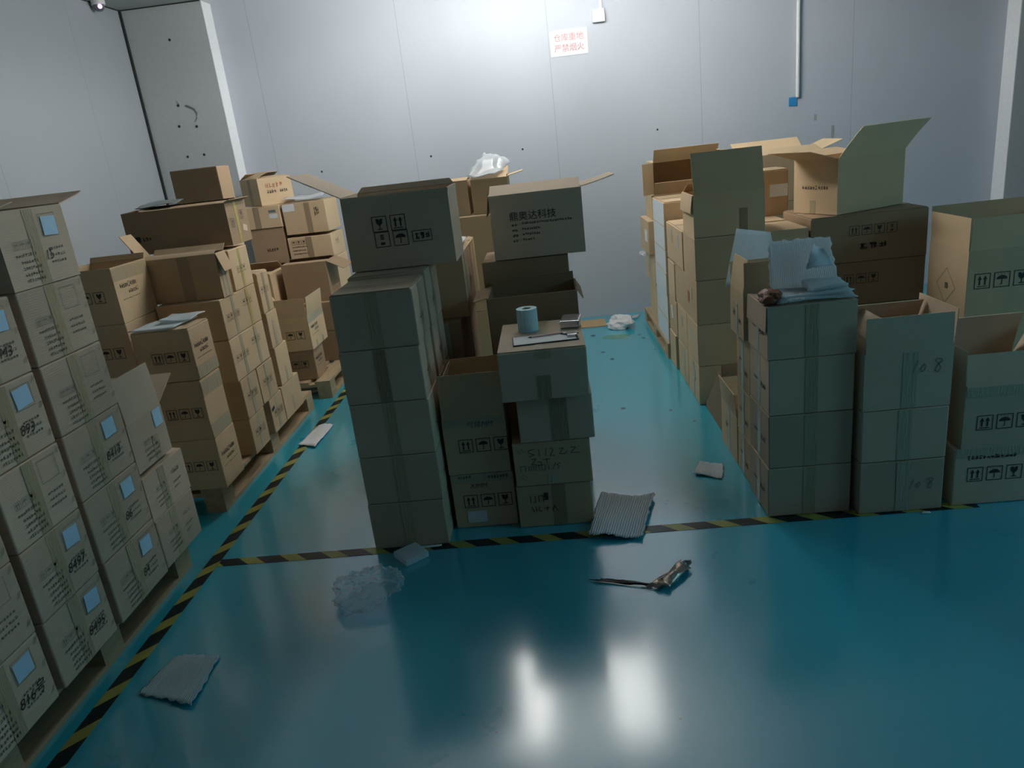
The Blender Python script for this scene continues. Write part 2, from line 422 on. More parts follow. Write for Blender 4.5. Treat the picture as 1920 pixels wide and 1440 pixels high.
CARTONS = 0
def carton(label, x0, x1, y0, y1, z0, z1, yaw=0, mat=None, flaps=None, lid=None, cat='box', group=None, name='cardboard_box', rx=0, ry=0, deco=None, lidtape=None):
    """flaps: dict side -> (length, angle[, curl, shear, taper]) = open box; lid: 'x'/'y' = closed flaps shown on top"""
    global CARTONS; CARTONS += 1
    mat = mat or KR
    w, d, h = x1-x0, y1-y0, z1-z0
    root = empty(name, ((x0+x1)/2, (y0+y1)/2, z0), yaw, rx, ry)
    tag(root, label, cat, group)
    rr = random.Random(CARTONS)
    j = lambda: rr.uniform(-.0015, .0015)
    if flaps is None:
        V = [(-w/2,-d/2,0),(w/2,-d/2,0),(w/2,d/2,0),(-w/2,d/2,0),(-w/2+j(),-d/2+j(),h),(w/2+j(),-d/2+j(),h),(w/2+j(),d/2,h),(-w/2+j(),d/2,h)]
        o = link_mesh('carton_body', V, [(3,2,1,0),(4,5,6,7),(0,1,5,4),(1,2,6,5),(2,3,7,6),(3,0,4,7)], mat, root)
        bm = bmesh.new(); bm.from_mesh(o.data)
        bmesh.ops.bevel(bm, geom=bm.edges[:], offset=.0045, segments=2, affect='EDGES', profile=.5)
        bm.to_mesh(o.data); bm.free()
        if lid:
            for s in ('FB' if lid == 'x' else 'LR'):
                flap_mesh(root, s, w-.006, d-.006, h, (d if lid == 'x' else w)/2-.005, 180, mat=mat, zo=.001 + .0035)
            fr = frame_of('T', w, d, h)
            if lidtape is not False:
                if lid == 'x': strip(root, fr, 0.004, w-.004, d/2-.025, d/2+.025, lidtape or TP, .0052)
                else: strip(root, fr, w/2-.025, w/2+.025, .004, d-.004, lidtape or TP, .0052)
    else:
        t = TH; X, Y = w/2, d/2
        V = [(-X,-Y,0),(X,-Y,0),(X,Y,0),(-X,Y,0),(-X,-Y,h),(X,-Y,h),(X,Y,h),(-X,Y,h),
             (-X+t,-Y+t,h),(X-t,-Y+t,h),(X-t,Y-t,h),(-X+t,Y-t,h),(-X+t,-Y+t,t),(X-t,-Y+t,t),(X-t,Y-t,t),(-X+t,Y-t,t)]
        F = [(3,2,1,0),(0,1,5,4),(1,2,6,5),(2,3,7,6),(3,0,4,7),(4,5,9,8),(5,6,10,9),(6,7,11,10),(7,4,8,11),
             (9,13,12,8),(10,14,13,9),(11,15,14,10),(8,12,15,11),(12,13,14,15)]
        link_mesh('carton_body', V, F, mat, root)
        for s, a in flaps.items():
            a = list(a) + [0]*(5-len(a))
            flap_mesh(root, s, w, d, h, a[0], a[1], a[2], a[3], taper=a[4], mat=mat)
    root['dims'] = (w, d, h)
    if deco:
        for f in (deco if isinstance(deco, (list, tuple)) else [deco]): f(root, w, d, h)
    del root['dims']
    return root

# ---- decoration makers (each returns a function of root,w,d,h)
def d_tape(face, c=.5, width=.05, mat=None, v0=0.0, v1=1.0, horiz=False, label=None):
    def f(r, w, d, h):
        fr = frame_of(face, w, d, h); a, b = fr[4], fr[5]
        if horiz: strip(r, fr, .004, a-.004, b*c-width/2, b*c+width/2, mat, label=label)
        else: strip(r, fr, a*c-width/2, a*c+width/2, max(.003, b*v0), min(b-.003, b*v1), mat, label=label)
    return f
def d_icons(face, which, u, v, size, mat=None, name='handling_symbols'):
    def f(r, w, d, h):
        fr = frame_of(face, w, d, h); decal(r, name, fr, xf(icons(which, size), fr[4]*u, fr[5]*v), mat or INKF)
    return f
def d_text(face, s, u, v, size, mat=None, shear=0, rot=0, name='printed_text', off=.0015):
    def f(r, w, d, h):
        fr = frame_of(face, w, d, h); decal(r, name, fr, xf(text_polys(s, size, shear), fr[4]*u, fr[5]*v, 1, rot), mat or INK, off)
    return f
def d_scrib(face, rows, mat=None, name='faint_print'):
    """rows: (u, v, width, height, count)"""
    def f(r, w, d, h):
        fr = frame_of(face, w, d, h); P = []; P2 = []
        for i, (u, v, ww, hh, n) in enumerate(rows):
            Q = xf(scribble(ww, hh, n, i*7+n), fr[4]*u, fr[5]*v)
            if len(rows) < 4: decal(r, name, fr, Q, mat or INKF)
            elif u < .5: P += Q
            else: P2 += Q
        for q in (P, P2):
            if q: decal(r, name, fr, q, mat or INKF)
    return f
def d_label(face, u, v, w_, h_, mat=None, rot=0, name='paper_label', label=None, off=.0012, lines=True):
    def f(r, w, d, h):
        fr = frame_of(face, w, d, h)
        q = xf([rect(0, w_, 0, h_)], fr[4]*u, fr[5]*v, 1, rot)[0]
        o0, U, Vv, n = fr[:4]
        V = [o0 + U*a + Vv*b + n*t for t in (off, off+.0006) for a, b in q]
        o = link_mesh(name, V, [(4,5,6,7), (0,1,5,4), (1,2,6,5), (2,3,7,6), (3,0,4,7)], mat or PAP, r)
        if label: o['label'] = label
    return f
def d_outline(face, u, v, w_, h_, mat=None, name='printed_frame', rot=0, t=.004):
    def f(r, w, d, h):
        fr = frame_of(face, w, d, h); decal(r, name, fr, xf(border(w_, h_, t), fr[4]*u, fr[5]*v, 1, rot), mat or INKF)
    return f
def d_script(face, strokes, u, v, s=1, mat=None, t=.004, name='handwriting'):
    def f(r, w, d, h):
        fr = frame_of(face, w, d, h); P = []
        for st in strokes: P += stroke(st, t/s)
        decal(r, name, fr, xf(P, fr[4]*u, fr[5]*v, s), mat or INK, .0018)
    return f

# ------------------------------------------------------------------ the room
RX0, RX1, RY0, RY1, RZ = -3.3, 4.6, -2.6, 6.65, 3.25
WM = (.52, .565, .625)
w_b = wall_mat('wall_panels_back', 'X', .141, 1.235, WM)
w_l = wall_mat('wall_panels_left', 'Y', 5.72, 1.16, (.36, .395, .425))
fl = MB().box(RX0-.2, RX1+.2, RY0, RY1+.2, -.1, 0).build('floor', FLO); tag(fl, 'glossy teal epoxy warehouse floor', kind='structure')
wb = MB().box(RX0-.1, RX1+.1, RY1, RY1+.1, 0, RZ).build('wall_back', w_b); tag(wb, 'pale grey panelled back wall', kind='structure')
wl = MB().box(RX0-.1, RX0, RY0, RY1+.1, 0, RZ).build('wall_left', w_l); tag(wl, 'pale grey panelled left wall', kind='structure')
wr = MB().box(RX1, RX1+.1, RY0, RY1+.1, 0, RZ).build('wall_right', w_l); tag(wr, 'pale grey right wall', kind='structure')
ce = MB().box(RX0-.1, RX1+.1, RY0, RY1+.1, RZ, RZ+.1).build('ceiling', simple('ceiling_panels', (.26, .28, .28), .7)); tag(ce, 'grey ceiling', kind='structure')
WY0, WY1 = .85, 2.55
wf = MB().box(4.56, 4.6, WY0, WY0+.08, 1.25, 2.75).box(4.56, 4.6, WY1-.08, WY1, 1.25, 2.75).box(4.56, 4.6, WY0, WY1, 1.25, 1.33).box(4.56, 4.6, WY0, WY1, 2.67, 2.75).box(4.57, 4.6, 1.67, 1.73, 1.33, 2.67).build('window_1', simple('window_frame', (.7,.72,.72), .4)); tag(wf, 'window frame in the right wall', kind='structure')  # no window known here; frame added around the fill light
MB().box(4.585, 4.598, WY0+.08, WY1-.08, 1.33, 2.67).build('window_pane', simple('sky_lit_glass', (.4, .8, 1.0), .2, emit=1.2), wf)  # emissive pane of the invented window, added as extra cool fill
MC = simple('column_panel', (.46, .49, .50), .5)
MCT = simple('column_side_panel', (.88, .90, .93), .4)  # paler than the column front: lamplight on its side put into colour
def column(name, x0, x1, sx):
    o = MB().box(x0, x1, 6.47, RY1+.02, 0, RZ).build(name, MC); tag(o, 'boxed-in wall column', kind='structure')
    MB().box(min(sx, sx+.004*(1 if sx < 0 else -1)), max(sx, sx+.004*(1 if sx < 0 else -1)), 6.474, RY1, 0, 2.96).build('corner_flashing', MCT, o)  # thin strip that paints the lit side of the column brighter
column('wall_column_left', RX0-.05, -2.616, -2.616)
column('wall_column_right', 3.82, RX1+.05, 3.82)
o = MB().box(RX0-.02, -2.62, RY0, RY1, 2.965, RZ).build('trim_1', simple('soffit_panel', (.42, .46, .45), .7)); tag(o, 'dropped soffit above the left wall', kind='structure')
DK = simple('dark_joint_sealant', (.02, .025, .025), .6)
o = MB().box(RX0, RX0+.018, 6.452, 6.47, 0, 2.965).build('trim_2', DK); tag(o, 'dark corner joint', kind='structure')
o = MB().box(RX0, -2.62, 6.462, 6.47, 2.957, 2.965).box(RX0, RX0+.008, 3.0, 6.47, 2.957, 2.965).build('trim_3', DK); tag(o, 'dark joint below the soffit', kind='structure')
# fixing holes and scuffs are parts of the walls
def holes(parent, pts, y, r=.011):
    for x, z in pts:
        mb = MB(); mb.cyl(0, 0, 0, .002, r, 10)
        mb.v = [(x + a, y - c, z + b) for a, b, c in mb.v]
        mb.build('fixing_hole', DK, parent)
cl = bpy.data.objects['wall_column_left']
holes(cl, [(-2.938,2.705),(-2.996,2.205),(-3.029,2.043),(-2.879,2.026),(-3.018,1.794),(-2.871,1.796)], 6.469)
holes(wb, [(-1.938,1.546),(-.958,1.569),(-.158,1.539),(1.002,1.572)], 6.649, .009)
sc_ = [(-2.93,2.20),(-2.90,2.185),(-2.865,2.165),(-2.85,2.13),(-2.862,2.09),(-2.885,2.06)]
MB().tube([(a, 6.467, b) for a, b in sc_], [.008,.008,.006,.005,.004,.002]).build('scuff_mark', GRY, cl)
MB().tube([(-3.0,6.468,2.24),(-2.985,6.468,2.21)], .003).build('scuff_mark', GRY, cl)
for x, z, h in ((2.323,1.523,.05),(2.467,1.39,.11)):
    MB().box(x-.012, x+.010, RY1-.002, RY1+.001, z-h/2, z+h/2).build('scuff_mark', simple('wall_smudge', (.36,.38,.38), .8), wb)

# conduit, blue tape, junction box and sign on the back wall
o = MB().tube([(2.167, 6.633, 1.70), (2.167, 6.633, RZ)], .014, 10).build('cable_conduit', WPL); tag(o, 'white vertical conduit running down the back wall to the blue tape', 'pipe')
o = MB().box(2.10, 2.165, 6.642, 6.65, 1.635, 1.705).build('tape_patch', BLU, bevel=.002); tag(o, 'small blue tape patch on back wall under the white conduit', 'tape')
t = empty('switch_box', (.565, 6.65, 2.455)); tag(t, 'white square switch box high on the back wall beside the paper notice', 'switch box')
MB().box(-.05, .05, -.04, 0, 0, .098).build('housing', WPL, t, bevel=.004)
MB().box(-.036, .036, -.043, -.04, .014, .084).build('cover_plate', WPL, t)
o = MB().box(.579, .597, 6.632, 6.65, 2.553, RZ).build('cable_trunking', WPL); tag(o, 'narrow white trunking rising from the switch box to the ceiling', 'trunking')
t = empty('wall_sign', (.31, 6.645, 2.235)); tag(t, 'white paper notice with two lines of red Chinese characters on back wall', 'sign')
MB().box(-.155, .155, 0, .004, 0, .198).build('paper_sheet', PAP, t)
frs = (Vector((-.155, 0, 0)), Vector((1,0,0)), Vector((0,0,1)), Vector((0,-1,0)))
decal(t, 'sign_text', frs, xf(text_polys('仓库重地', .062), .032, .118) + xf(text_polys('严禁烟火', .062), .032, .038), RED, .001)

# security camera at the soffit, left
t = empty('security_camera', (-3.24, 6.07, 2.965)); tag(t, 'small dome security camera glowing violet under the soffit', 'camera')
MB().cyl(0, 0, -.03, 0, .05, 20).build('mount', WPL, t)
bm = bmesh.new(); bmesh.ops.create_uvsphere(bm, u_segments=20, v_segments=12, radius=.04)
me = bpy.data.meshes.new('dome'); bm.to_mesh(me); bm.free(); me.materials.append(GRY)
o = bpy.data.objects.new('dome', me); COL.objects.link(o); o.parent = t; o.location = (0, 0, -.035)
for p in me.polygons: p.use_smooth = True
bm = bmesh.new(); bmesh.ops.create_uvsphere(bm, u_segments=12, v_segments=8, radius=.016)
me = bpy.data.meshes.new('infrared_light'); bm.to_mesh(me); bm.free(); me.materials.append(simple('violet_glow', (.85, .35, 1.0), .4, emit=3))
o = bpy.data.objects.new('infrared_light', me); COL.objects.link(o); o.parent = t; o.location = (.022, -.026, -.045)

# two unseen ceiling lamps, added for the wall glow and floor reflections
# (face strengths shaped for the light: bright long sides and rear end, dim underside)
def lampmat(name, st):
    M = bpy.data.materials.new(name); M.use_nodes = True; b = M.node_tree.nodes['Principled BSDF']
    b.inputs['Base Color'].default_value = (1, 1, 1, 1)
    b.inputs['Emission Color'].default_value = (1.0, .98, .945, 1); b.inputs['Emission Strength'].default_value = st
    return M
ML, ME, MF = lampmat('lamp_side_diffuser', LAMP), lampmat('lamp_end_diffuser', LAMP*1.3), lampmat('lamp_frosted_plate', LAMP*.072)
for cx, lab in ((-.55, 'left of the two white LED ceiling lamps near back wall'), (.38, 'right of the two white LED ceiling lamps near back wall')):
    t = empty('ceiling_lamp', (cx, 4.98, 2.68)); tag(t, lab, 'ceiling lamp', 'LED lamps on the ceiling')
    MB().box(-.16, .16, -.52, .52, .122, .15).build('housing', WPL, t, bevel=.004)
    MB().box(-.15, .15, -.51, .51, 0, .012).box(-.15, .15, -.512, -.50, .012, .12).build('frosted_plate', MF, t)
    for sx in (-1, 1): MB().box(min(sx*.14, sx*.149), max(sx*.14, sx*.149), -.498, .498, .0125, .12).build('side_diffuser', ML, t)
    MB().box(-.139, .139, .50, .509, .0125, .12).build('end_diffuser', ME, t)
    for yy in (-.3, .3): MB().tube([(0, yy, .15), (0, yy, RZ-2.68)], .006).build('hanger', GRY, t)

# floor tape
def htape(x, y, rz, L, label):
    o = MB().box(0, L, -.0285, .0285, 0, .0012).build('hazard_tape', stripe, None); o.location = (x, y, .0003); o.rotation_euler = (0, 0, R(rz))
    tag(o, label, 'floor tape')
stripe = stripe_mat()
htape(-1.57, 2.748, 0, 3.2, 'yellow and black striped floor tape running across in front of the box stacks')
htape(-1.60, .7, 90, 5.7, 'yellow and black striped floor tape running from foreground to back along left pallets')

# ------------------------------------------------------------------ pallets
def pallet(label, x0, x1, y0, y1, H=.12, nb=3):
    t = empty('wooden_pallet', ((x0+x1)/2, (y0+y1)/2, 0)); tag(t, label, 'pallet', 'wooden pallets under the boxes')
    w, d = (x1-x0)/2, (y1-y0)/2
    for bx in (-w, -.05, w-.1):
        MB().box(bx, bx+.1, -d, d, 0, .018).build('bottom_board', WOOD, t)
        for k in range(nb):
            yy = -d + (2*d-.12)*k/(nb-1)
            MB().box(bx, bx+.1, yy, yy+.12, .018, H-.04).build('block', WOOD, t)
    for k in range(nb):
        yy = -d + (2*d-.12)*k/(nb-1); MB().box(-w, w, yy, yy+.12, H-.04, H-.02).build('stringer_board', WOOD, t)
    n = max(5, int(2*w/.15))
    for k in range(n):
        xx = -w + (2*w-.11)*k/(n-1); MB().box(xx, xx+.11, -d, d, H-.02, H).build('deck_board', WOOD, t)
    return t
pallet('long wooden pallet under the near-left wall of stickered boxes', -2.55, -1.69, .98, 2.745, .118, 4)
pallet('wooden pallet in the left row with three block gaps facing the aisle', -2.75, -1.745, 3.25, 4.76, .13)
pallet('wooden pallet behind the left row, nearest the back corner', -2.72, -1.665, 4.95, 5.97, .13)
pallet('wooden pallet under the white boxes by the back wall', .775, 1.8, 5.12, 6.34, .113)

# ------------------------------------------------------------------ near-left boxes (printed faces towards the aisle)
def left_print(sticker=False, num=None, glare=False, ticks=True):
    L = []
    L.append(d_tape('R', .47, .05, TP))
    L.append(d_icons('R', 'urg', .15, .50, .026, INKS))
    L.append(d_scrib('R', [(.15,.40,.10,.012,9), (.20,.31,.08,.012,7), (.20,.23,.09,.012,8), (.20,.15,.085,.012,7), (.20,.07,.09,.012,8),
                           (.62,.42,.08,.01,6), (.62,.33,.08,.01,6), (.62,.24,.08,.01,6)], INKS))
    L.append(d_outline('R', .60, .60, .085, .075, INKS, t=.002))
    if ticks:
        L.append(d_script('R', [[(0,0),(.012,.02)], [(.008,0),(.02,.02)], [(0,-.085),(.012,-.065)], [(.008,-.085),(.02,-.065)], [(0,-.18),(.012,-.16)], [(.008,-.18),(.02,-.16)]], .92, .88, 1, INKS, .002, 'edge_ticks'))
    if sticker: L.append(d_label('R', .62, .62, .072, .062, STK, name='sticker', off=.0022, rot=random.uniform(-5, 5)))
    if num: L.append(d_text('R', num, .54, .30, .045, INK, .25, random.uniform(-3, 6), 'handwritten_number', .0026))
    return L
ZA = [.118, .361, .604, .845, 1.087, 1.33]
XA0, XA1 = -2.14, -1.655
G1 = 'stickered boxes on the near-left pallet'
def near(label, y0, y1, k, ztop=None, **kw):
    fl = kw.pop('flaps', None); dz = .0
    return carton(label, XA0+random.uniform(-.004, .004), XA1+random.uniform(-.004, .003), y0, y1, ZA[k]+.001, (ztop or ZA[k+1])-.001, mat=KP, group=G1, flaps=fl, deco=left_print(**kw))
near('beige box with blue-white sticker and handwritten 816 at the bottom left corner of view', 1.49, 1.815, 0, sticker=True, num='816号')
near('beige printed box without sticker directly above the 816 box', 1.49, 1.815, 1)
near('beige box third from the pallet in the nearest column, cut by left picture edge', 1.49, 1.815, 2)
near('beige box with sticker and handwritten 849 on pallet, second column from camera', 1.845, 2.145, 0, sticker=True, num='8495')
near('beige box with sticker and inked number above the 849 pallet box', 1.845, 2.145, 1, sticker=True, num='8497')
near('beige box with shiny wrinkled tape glare and empty printed frame, second column', 1.845, 2.145, 2)
near('beige box with sticker and handwritten 893 near left picture edge', 1.845, 2.145, 3, sticker=True, num='893')
near('beige box topping the second column, sticker at left picture edge', 1.845, 2.145, 4, sticker=True, num='8M3')
near('beige box with tilted sticker on pallet, third column from camera', 2.175, 2.515, 0, sticker=True, num='84')
near('beige box with sticker, second from pallet in the third column', 2.175, 2.515, 1, sticker=True, num='86')
near('beige box with sticker and handwritten 8413, third from pallet in third column', 2.175, 2.515, 2, sticker=True, num='8413')
near('beige box with empty printed frame, fourth from pallet in third column', 2.175, 2.515, 3)
near('beige box with empty printed frame right below the open top box on the left', 2.175, 2.515, 4)
near('open-topped beige box with sticker crowning the tallest near-left column', 2.175, 2.515, 5, ztop=1.575, sticker=True, num='15',
     flaps={'L': (.14, 12), 'B': (.15, 10, 6), 'F': (.12, 165, 6), 'R': (.01, 175)}, ticks=False)
c4 = dict(mat=KP, group=G1)
def small_print(r, w, d, h):
    d_tape('R', .42, .05, TP)(r, w, d, h); d_icons('R', 'urg', .22, .52, .022, INKS)(r, w, d, h)
    d_scrib('R', [(.18,.38,.09,.01,8), (.2,.28,.08,.01,7), (.2,.18,.085,.01,7), (.62,.62,.07,.02,5), (.62,.4,.07,.01,6), (.62,.28,.05,.01,4)], INKS)(r, w, d, h)
carton('small beige box on the far end of near-left pallet, lower of two', -2.1, -1.66, 2.53, 2.84, .12, .333, deco=small_print, **c4)
carton('small beige box with crumpled top edge below the open stickered box', -2.1, -1.66, 2.525, 2.845, .335, .52,
       flaps={'R': (.10, 170, 5), 'L': (.1, 170), 'F': (.16, 176), 'B': (.16, 176)}, deco=small_print, **c4)
carton('open beige box with wide raised flap and small sticker, end of near-left wall', -2.12, -1.66, 2.523, 2.785, .545, .745,
       flaps={'R': (.185, 88, 4, -.02), 'L': (.17, 60), 'B': (.17, 30)},
       deco=[d_label('R', .70, .62, .062, .07, STK, name='sticker', off=.002), d_icons('R', 'urg', .3, .42, .022, INKS),
             d_scrib('R', [(.28,.3,.1,.012,8), (.3,.2,.1,.012,8), (.3,.1,.1,.012,8)], INKS), d_tape('R', .62, .05, TP, 0, .5)], **c4)

# ------------------------------------------------------------------ left row pallet
G2 = 'brown boxes on the middle left pallet'
def side_text(big=True, mat=None):
    return [d_scrib('R', [(.12,.60,.15,.026,10), (.32,.48,.09,.022,6), (.12,.39,.16,.006,9)], mat or INKF)]
def tape2(mats=(TP, TPY)):
    return [d_tape('R', .3, .035, mats[0]), d_tape('R', .72, .035, mats[1]), d_icons('R', 'rguu', .08, .42, .036, INKF), d_icons('R', 'rgu', .56, .58, .036, INKF)]
def tape1(m=TP): return [d_tape('R', .5, .035, m), d_icons('R', 'rgu', .2, .42, .04, INKF)]
PF = [d_icons('F', 'urg', .28, .38, .052, INK)]
carton('brown box at the pallet corner, bottom of the stack under white sheets', -1.99, -1.71, 3.245, 3.47, .131, .398, deco=PF+side_text(), group=G2)
carton('brown box with wide shiny tape on lit side, middle of stack under white sheets', -1.99, -1.712, 3.24, 3.465, .40, .698, group=G2,
       deco=PF+[d_tape('R', .84, .07, TP, horiz=True), d_tape('R', .12, .07, TP, horiz=True)])
carton('brown box with white foam sheets on top, front corner of middle pallet', -1.99, -1.71, 3.245, 3.47, .70, .948, group=G2, lid='y',
       deco=PF+side_text()+[d_tape('R', .14, .06, TP, horiz=True)])
for k, (z0, z1, nm) in enumerate(((.131,.42,'lowest, mostly hidden'), (.422,.70,'second from pallet'), (.702,.983,'third from pallet with glass symbol'))):
    carton('brown box in the stack left of the sheet-topped stack, ' + nm, -2.36, -2.065, 3.36, 3.682, z0, z1, deco=[d_icons('F', 'rg', .45, .4, .055, INK)]+side_text(), group=G2)
carton('open brown box half in shadow topping the leftmost stack of middle pallet', -2.36, -2.065, 3.36, 3.682, .985, 1.252, group=G2,
       flaps={'L': (.13, -80), 'B': (.03, 60)},
       deco=[d_icons('F', 'rg', .38, .4, .055, INK)]+side_text()+[d_tape('R', .86, .06, TP, horiz=True)])
kw = dict(group=G2)
carton('brown box on pallet with strip tape, next to pallet middle block', -2.05, -1.712, 3.655, 3.87, .131, .336, deco=tape1(), **kw)
carton('brown box second from pallet below the two wide double-taped boxes', -2.05, -1.71, 3.655, 3.88, .338, .558, deco=tape1(), **kw)
carton('wide double-taped brown box, lower of the two long ones', -2.05, -1.71, 3.635, 4.12, .56, .788, deco=tape2((TP, TP)), **kw)
carton('wide double-taped brown box with yellow strip, upper of the two long ones', -2.05, -1.71, 3.635, 4.12, .79, 1.003, deco=tape2(), **kw)
carton('low brown box with torn hole on lit side at pallet edge', -2.05, -1.712, 3.96, 4.165, .131, .338, deco=tape1()+[d_label('R', .08, .62, .045, .02, BLK, 15, 'torn_hole')], **kw)
carton('brown box with strip tape wedged between long boxes and low torn box', -2.05, -1.71, 3.89, 4.13, .34, .556, deco=tape1(), **kw)
carton('low plain brown box at the far end of the middle pallet edge', -2.05, -1.712, 4.175, 4.50, .131, .345, deco=[d_tape('R', .5, .03, TP, .1, .5)], **kw)
carton('narrow brown box with short tape, lowest in the far column of middle pallet', -1.98, -1.71, 4.20, 4.41, .347, .586, deco=[d_tape('R', .55, .03, TP, 0, .4)], **kw)
carton('narrow brown box with vertical tape, middle of far column of middle pallet', -1.98, -1.71, 4.185, 4.36, .588, .805, deco=[d_tape('R', .45, .03, TP, .05, .75)], **kw)
carton('narrow brown box with tape and symbols, top of far column of middle pallet', -1.98, -1.71, 4.17, 4.34, .807, 1.045, deco=[d_tape('R', .5, .035, TPB), d_icons('R', 'rgu', .12, .5, .035, INKF)], lid='x', **kw)
carton('open brown box with a pale flap leaning out to the left, above long taped boxes', -2.095, -1.705, 3.69, 3.81, 1.005, 1.235, **kw,
       flaps={'L': (.155, 58), 'F': (.045, 150, 20), 'B': (.05, 40), 'R': (.10, -75, 0, .01)},
       deco=[d_tape('F', .55, .06, TPB), d_tape('R', .4, .03, TPC), d_tape('R', .75, .02, TPC)])
carton('brown box with yellow strip under the long open box on the left', -1.98, -1.71, 3.86, 4.12, 1.005, 1.224, **kw,
       deco=[d_tape('R', .5, .03, TPY), d_icons('R', 'urg', .25, .4, .035, INKF)])
carton('long open brown box lying across the top of the middle left pallet', -2.29, -1.712, 3.96, 4.24, 1.24, 1.468, mat=KD, **kw,
       flaps={'F': (.15, 177), 'B': (.12, 172), 'L': (.10, 176), 'R': (.03, 20)},
       deco=[d_tape('R', .45, .035, TPY), d_icons('R', 'u', .12, .4, .05, INKF), d_icons('R', 'g', .6, .55, .05, INKF), d_label('F', .08, .3, .03, .03, INK, name='printed_logo'),
             d_scrib('F', [(.15,.32,.05,.02,3)], INK), d_label('R', .62, .28, .06, .035, KP, -12, 'torn_cardboard')])
carton('tall plain brown box behind the long open box, lower of two', -2.3, -1.99, 4.50, 4.78, .131, .70, **kw)
carton('tall plain brown box behind the long open box, upper of two', -2.3, -1.99, 4.50, 4.78, .702, 1.268, **kw)
carton('brown box with centre tape standing highest behind the long open box', -2.235, -1.94, 4.50, 4.68, 1.27, 1.665, mat=KD, **kw,
       deco=[d_tape('F', .56, .045, TPB, .35, .97), d_label('F', .52, .36, .02, .06, PLW, name='clear_sticker'), d_scrib('F', [(.2,.16,.2,.03,11)], INK), d_label('F', .08, .12, .05, .04, INK, 10, 'printed_logo')])

# sheets on the middle pallet
def sheet(name, label, cat, corners, mat, nx=14, ny=10, amp=.006, jag=.0, th=.003, seed=0, group=None, curl=0, z=None, parent=None, zb=0.0, smooth=True):
    """corners: four 3D points p00,p10,p11,p01"""
    rr = random.Random(seed); ph = [rr.uniform(0, 6.28) for _ in range(6)]
    c = [Vector(p) for p in corners]; V = []; UV = []; F = []
    nrm = (c[1]-c[0]).cross(c[3]-c[0]).normalized()
    if nrm.z < 0: nrm = -nrm
    je = [[rr.uniform(-jag, jag) for _ in range(max(nx, ny)+1)] for _ in range(4)]
    for layer in (0, 1):
        for j in range(ny+1):
            for i in range(nx+1):
                s, t = i/nx, j/ny
                ss = s + (je[0][j] if i == nx else 0) + (je[1][j] if i == 0 else 0); tt = t + (je[2][i] if j == ny else 0) + (je[3][i] if j == 0 else 0)
                p = c[0]*(1-ss)*(1-tt) + c[1]*ss*(1-tt) + c[2]*ss*tt + c[3]*(1-ss)*tt
                hgt = amp*(1 + math.sin(5*s+ph[0]+2*t)*.6 + math.sin(7*t+ph[1]-3*s)*.4) + curl*(max(0, s-.8)**2*9 + max(0, .15-t)**2*12)
                V.append(p + nrm*(hgt + th*layer)); UV.append((s, t))
    n = (nx+1)*(ny+1)
    for j in range(ny):
        for i in range(nx):
            a = j*(nx+1)+i; F.append((a+n, a+1+n, a+nx+2+n, a+nx+1+n)); F.append((a, a+nx+1, a+nx+2, a+1))
    for i in range(nx):
        a, b = i, ny*(nx+1)+i; F.append((a, a+1, a+1+n, a+n)); F.append((b+1, b, b+n, b+1+n))
    for j in range(ny):
        a, b = j*(nx+1), j*(nx+1)+nx; F.append((a+nx+1, a, a+n, a+nx+1+n)); F.append((b, b+nx+1, b+nx+1+n, b+n))
    o = link_mesh(name, V, F, mat, parent, uv=UV, smooth=smooth)
    if parent is None: tag(o, label, cat, group)
    elif label: o['label'] = label
    return o
sheet('foam_sheet', 'larger white foam sheet spread over brown box on the middle left pallet', 'foam sheet', [(-1.995,3.25,.956),(-1.78,3.25,.957),(-1.76,3.47,.957),(-1.97,3.47,.957)], FOAM, amp=.003, seed=3, th=.004)
sheet('foam_sheet', 'smaller white foam sheet slipped across the rear edge of sheet-topped box', 'foam sheet', [(-1.9,3.36,.969),(-1.74,3.35,.969),(-1.73,3.5,.972),(-1.9,3.5,.974)], FOAM, amp=.005, seed=4, th=.004)
sheet('plastic_sheet', 'dark grey plastic sheet lying on the left end of the long open box', 'plastic', [(-2.24,4.03,1.482),(-2.02,4.03,1.482),(-2.05,4.22,1.50),(-2.26,4.22,1.50)], GRY, amp=.006, seed=5)

# ------------------------------------------------------------------ back-left boxes
G3 = 'brown boxes in the back left corner'
kw = dict(group=G3)
carton('dark brown box on the corner pallet, lowest with lettered lit side', -2.08, -1.765, 5.02, 5.25, .131, .357, mat=KD, deco=[d_icons('F', 'rg', .45, .4, .055, INK)]+side_text(), **kw)
carton('open brown box with taped side flap standing up on the corner pallet', -2.05, -1.75, 4.99, 5.36, .36, .60, **kw,
       flaps={'F': (.135, 92), 'R': (.14, 82, 4), 'L': (.12, 60)}, deco=[d_icons('F', 'rg', .42, .35, .06, INK), d_tape('R', .9, .05, TPC, horiz=True)]+side_text()+[d_tape('R', .3, .03, TP, 0, .2), d_tape('R', .7, .03, TP, 0, .2)])
carton('plain brown box behind the flap box on the corner pallet, lower', -2.12, -1.62, 5.5, 5.85, .131, .365, mat=KD, **kw)
carton('plain brown box behind the flap box on the corner pallet, upper', -2.10, -1.63, 5.5, 5.85, .367, .60, mat=KD, **kw)
carton('dark open brown box with pale flap folded out to its right, above corner pallet', -2.07, -1.72, 5.55, 5.85, .602, .905, mat=KD, **kw,
       flaps={'R': (.15, -28, 0), 'B': (.12, 170), 'F': (.1, 178)}, deco=[])
carton('large brown box supporting the left side of the corner heap', -2.50, -2.14, 5.45, 5.85, .131, .60, mat=KD, **kw)
carton('open brown box with lit right side at the left of the corner heap', -2.48, -2.13, 5.45, 5.80, .602, .86, mat=KR, **kw, flaps={'F': (.12, 176), 'B': (.14, 150), 'R': (.02, 150)})
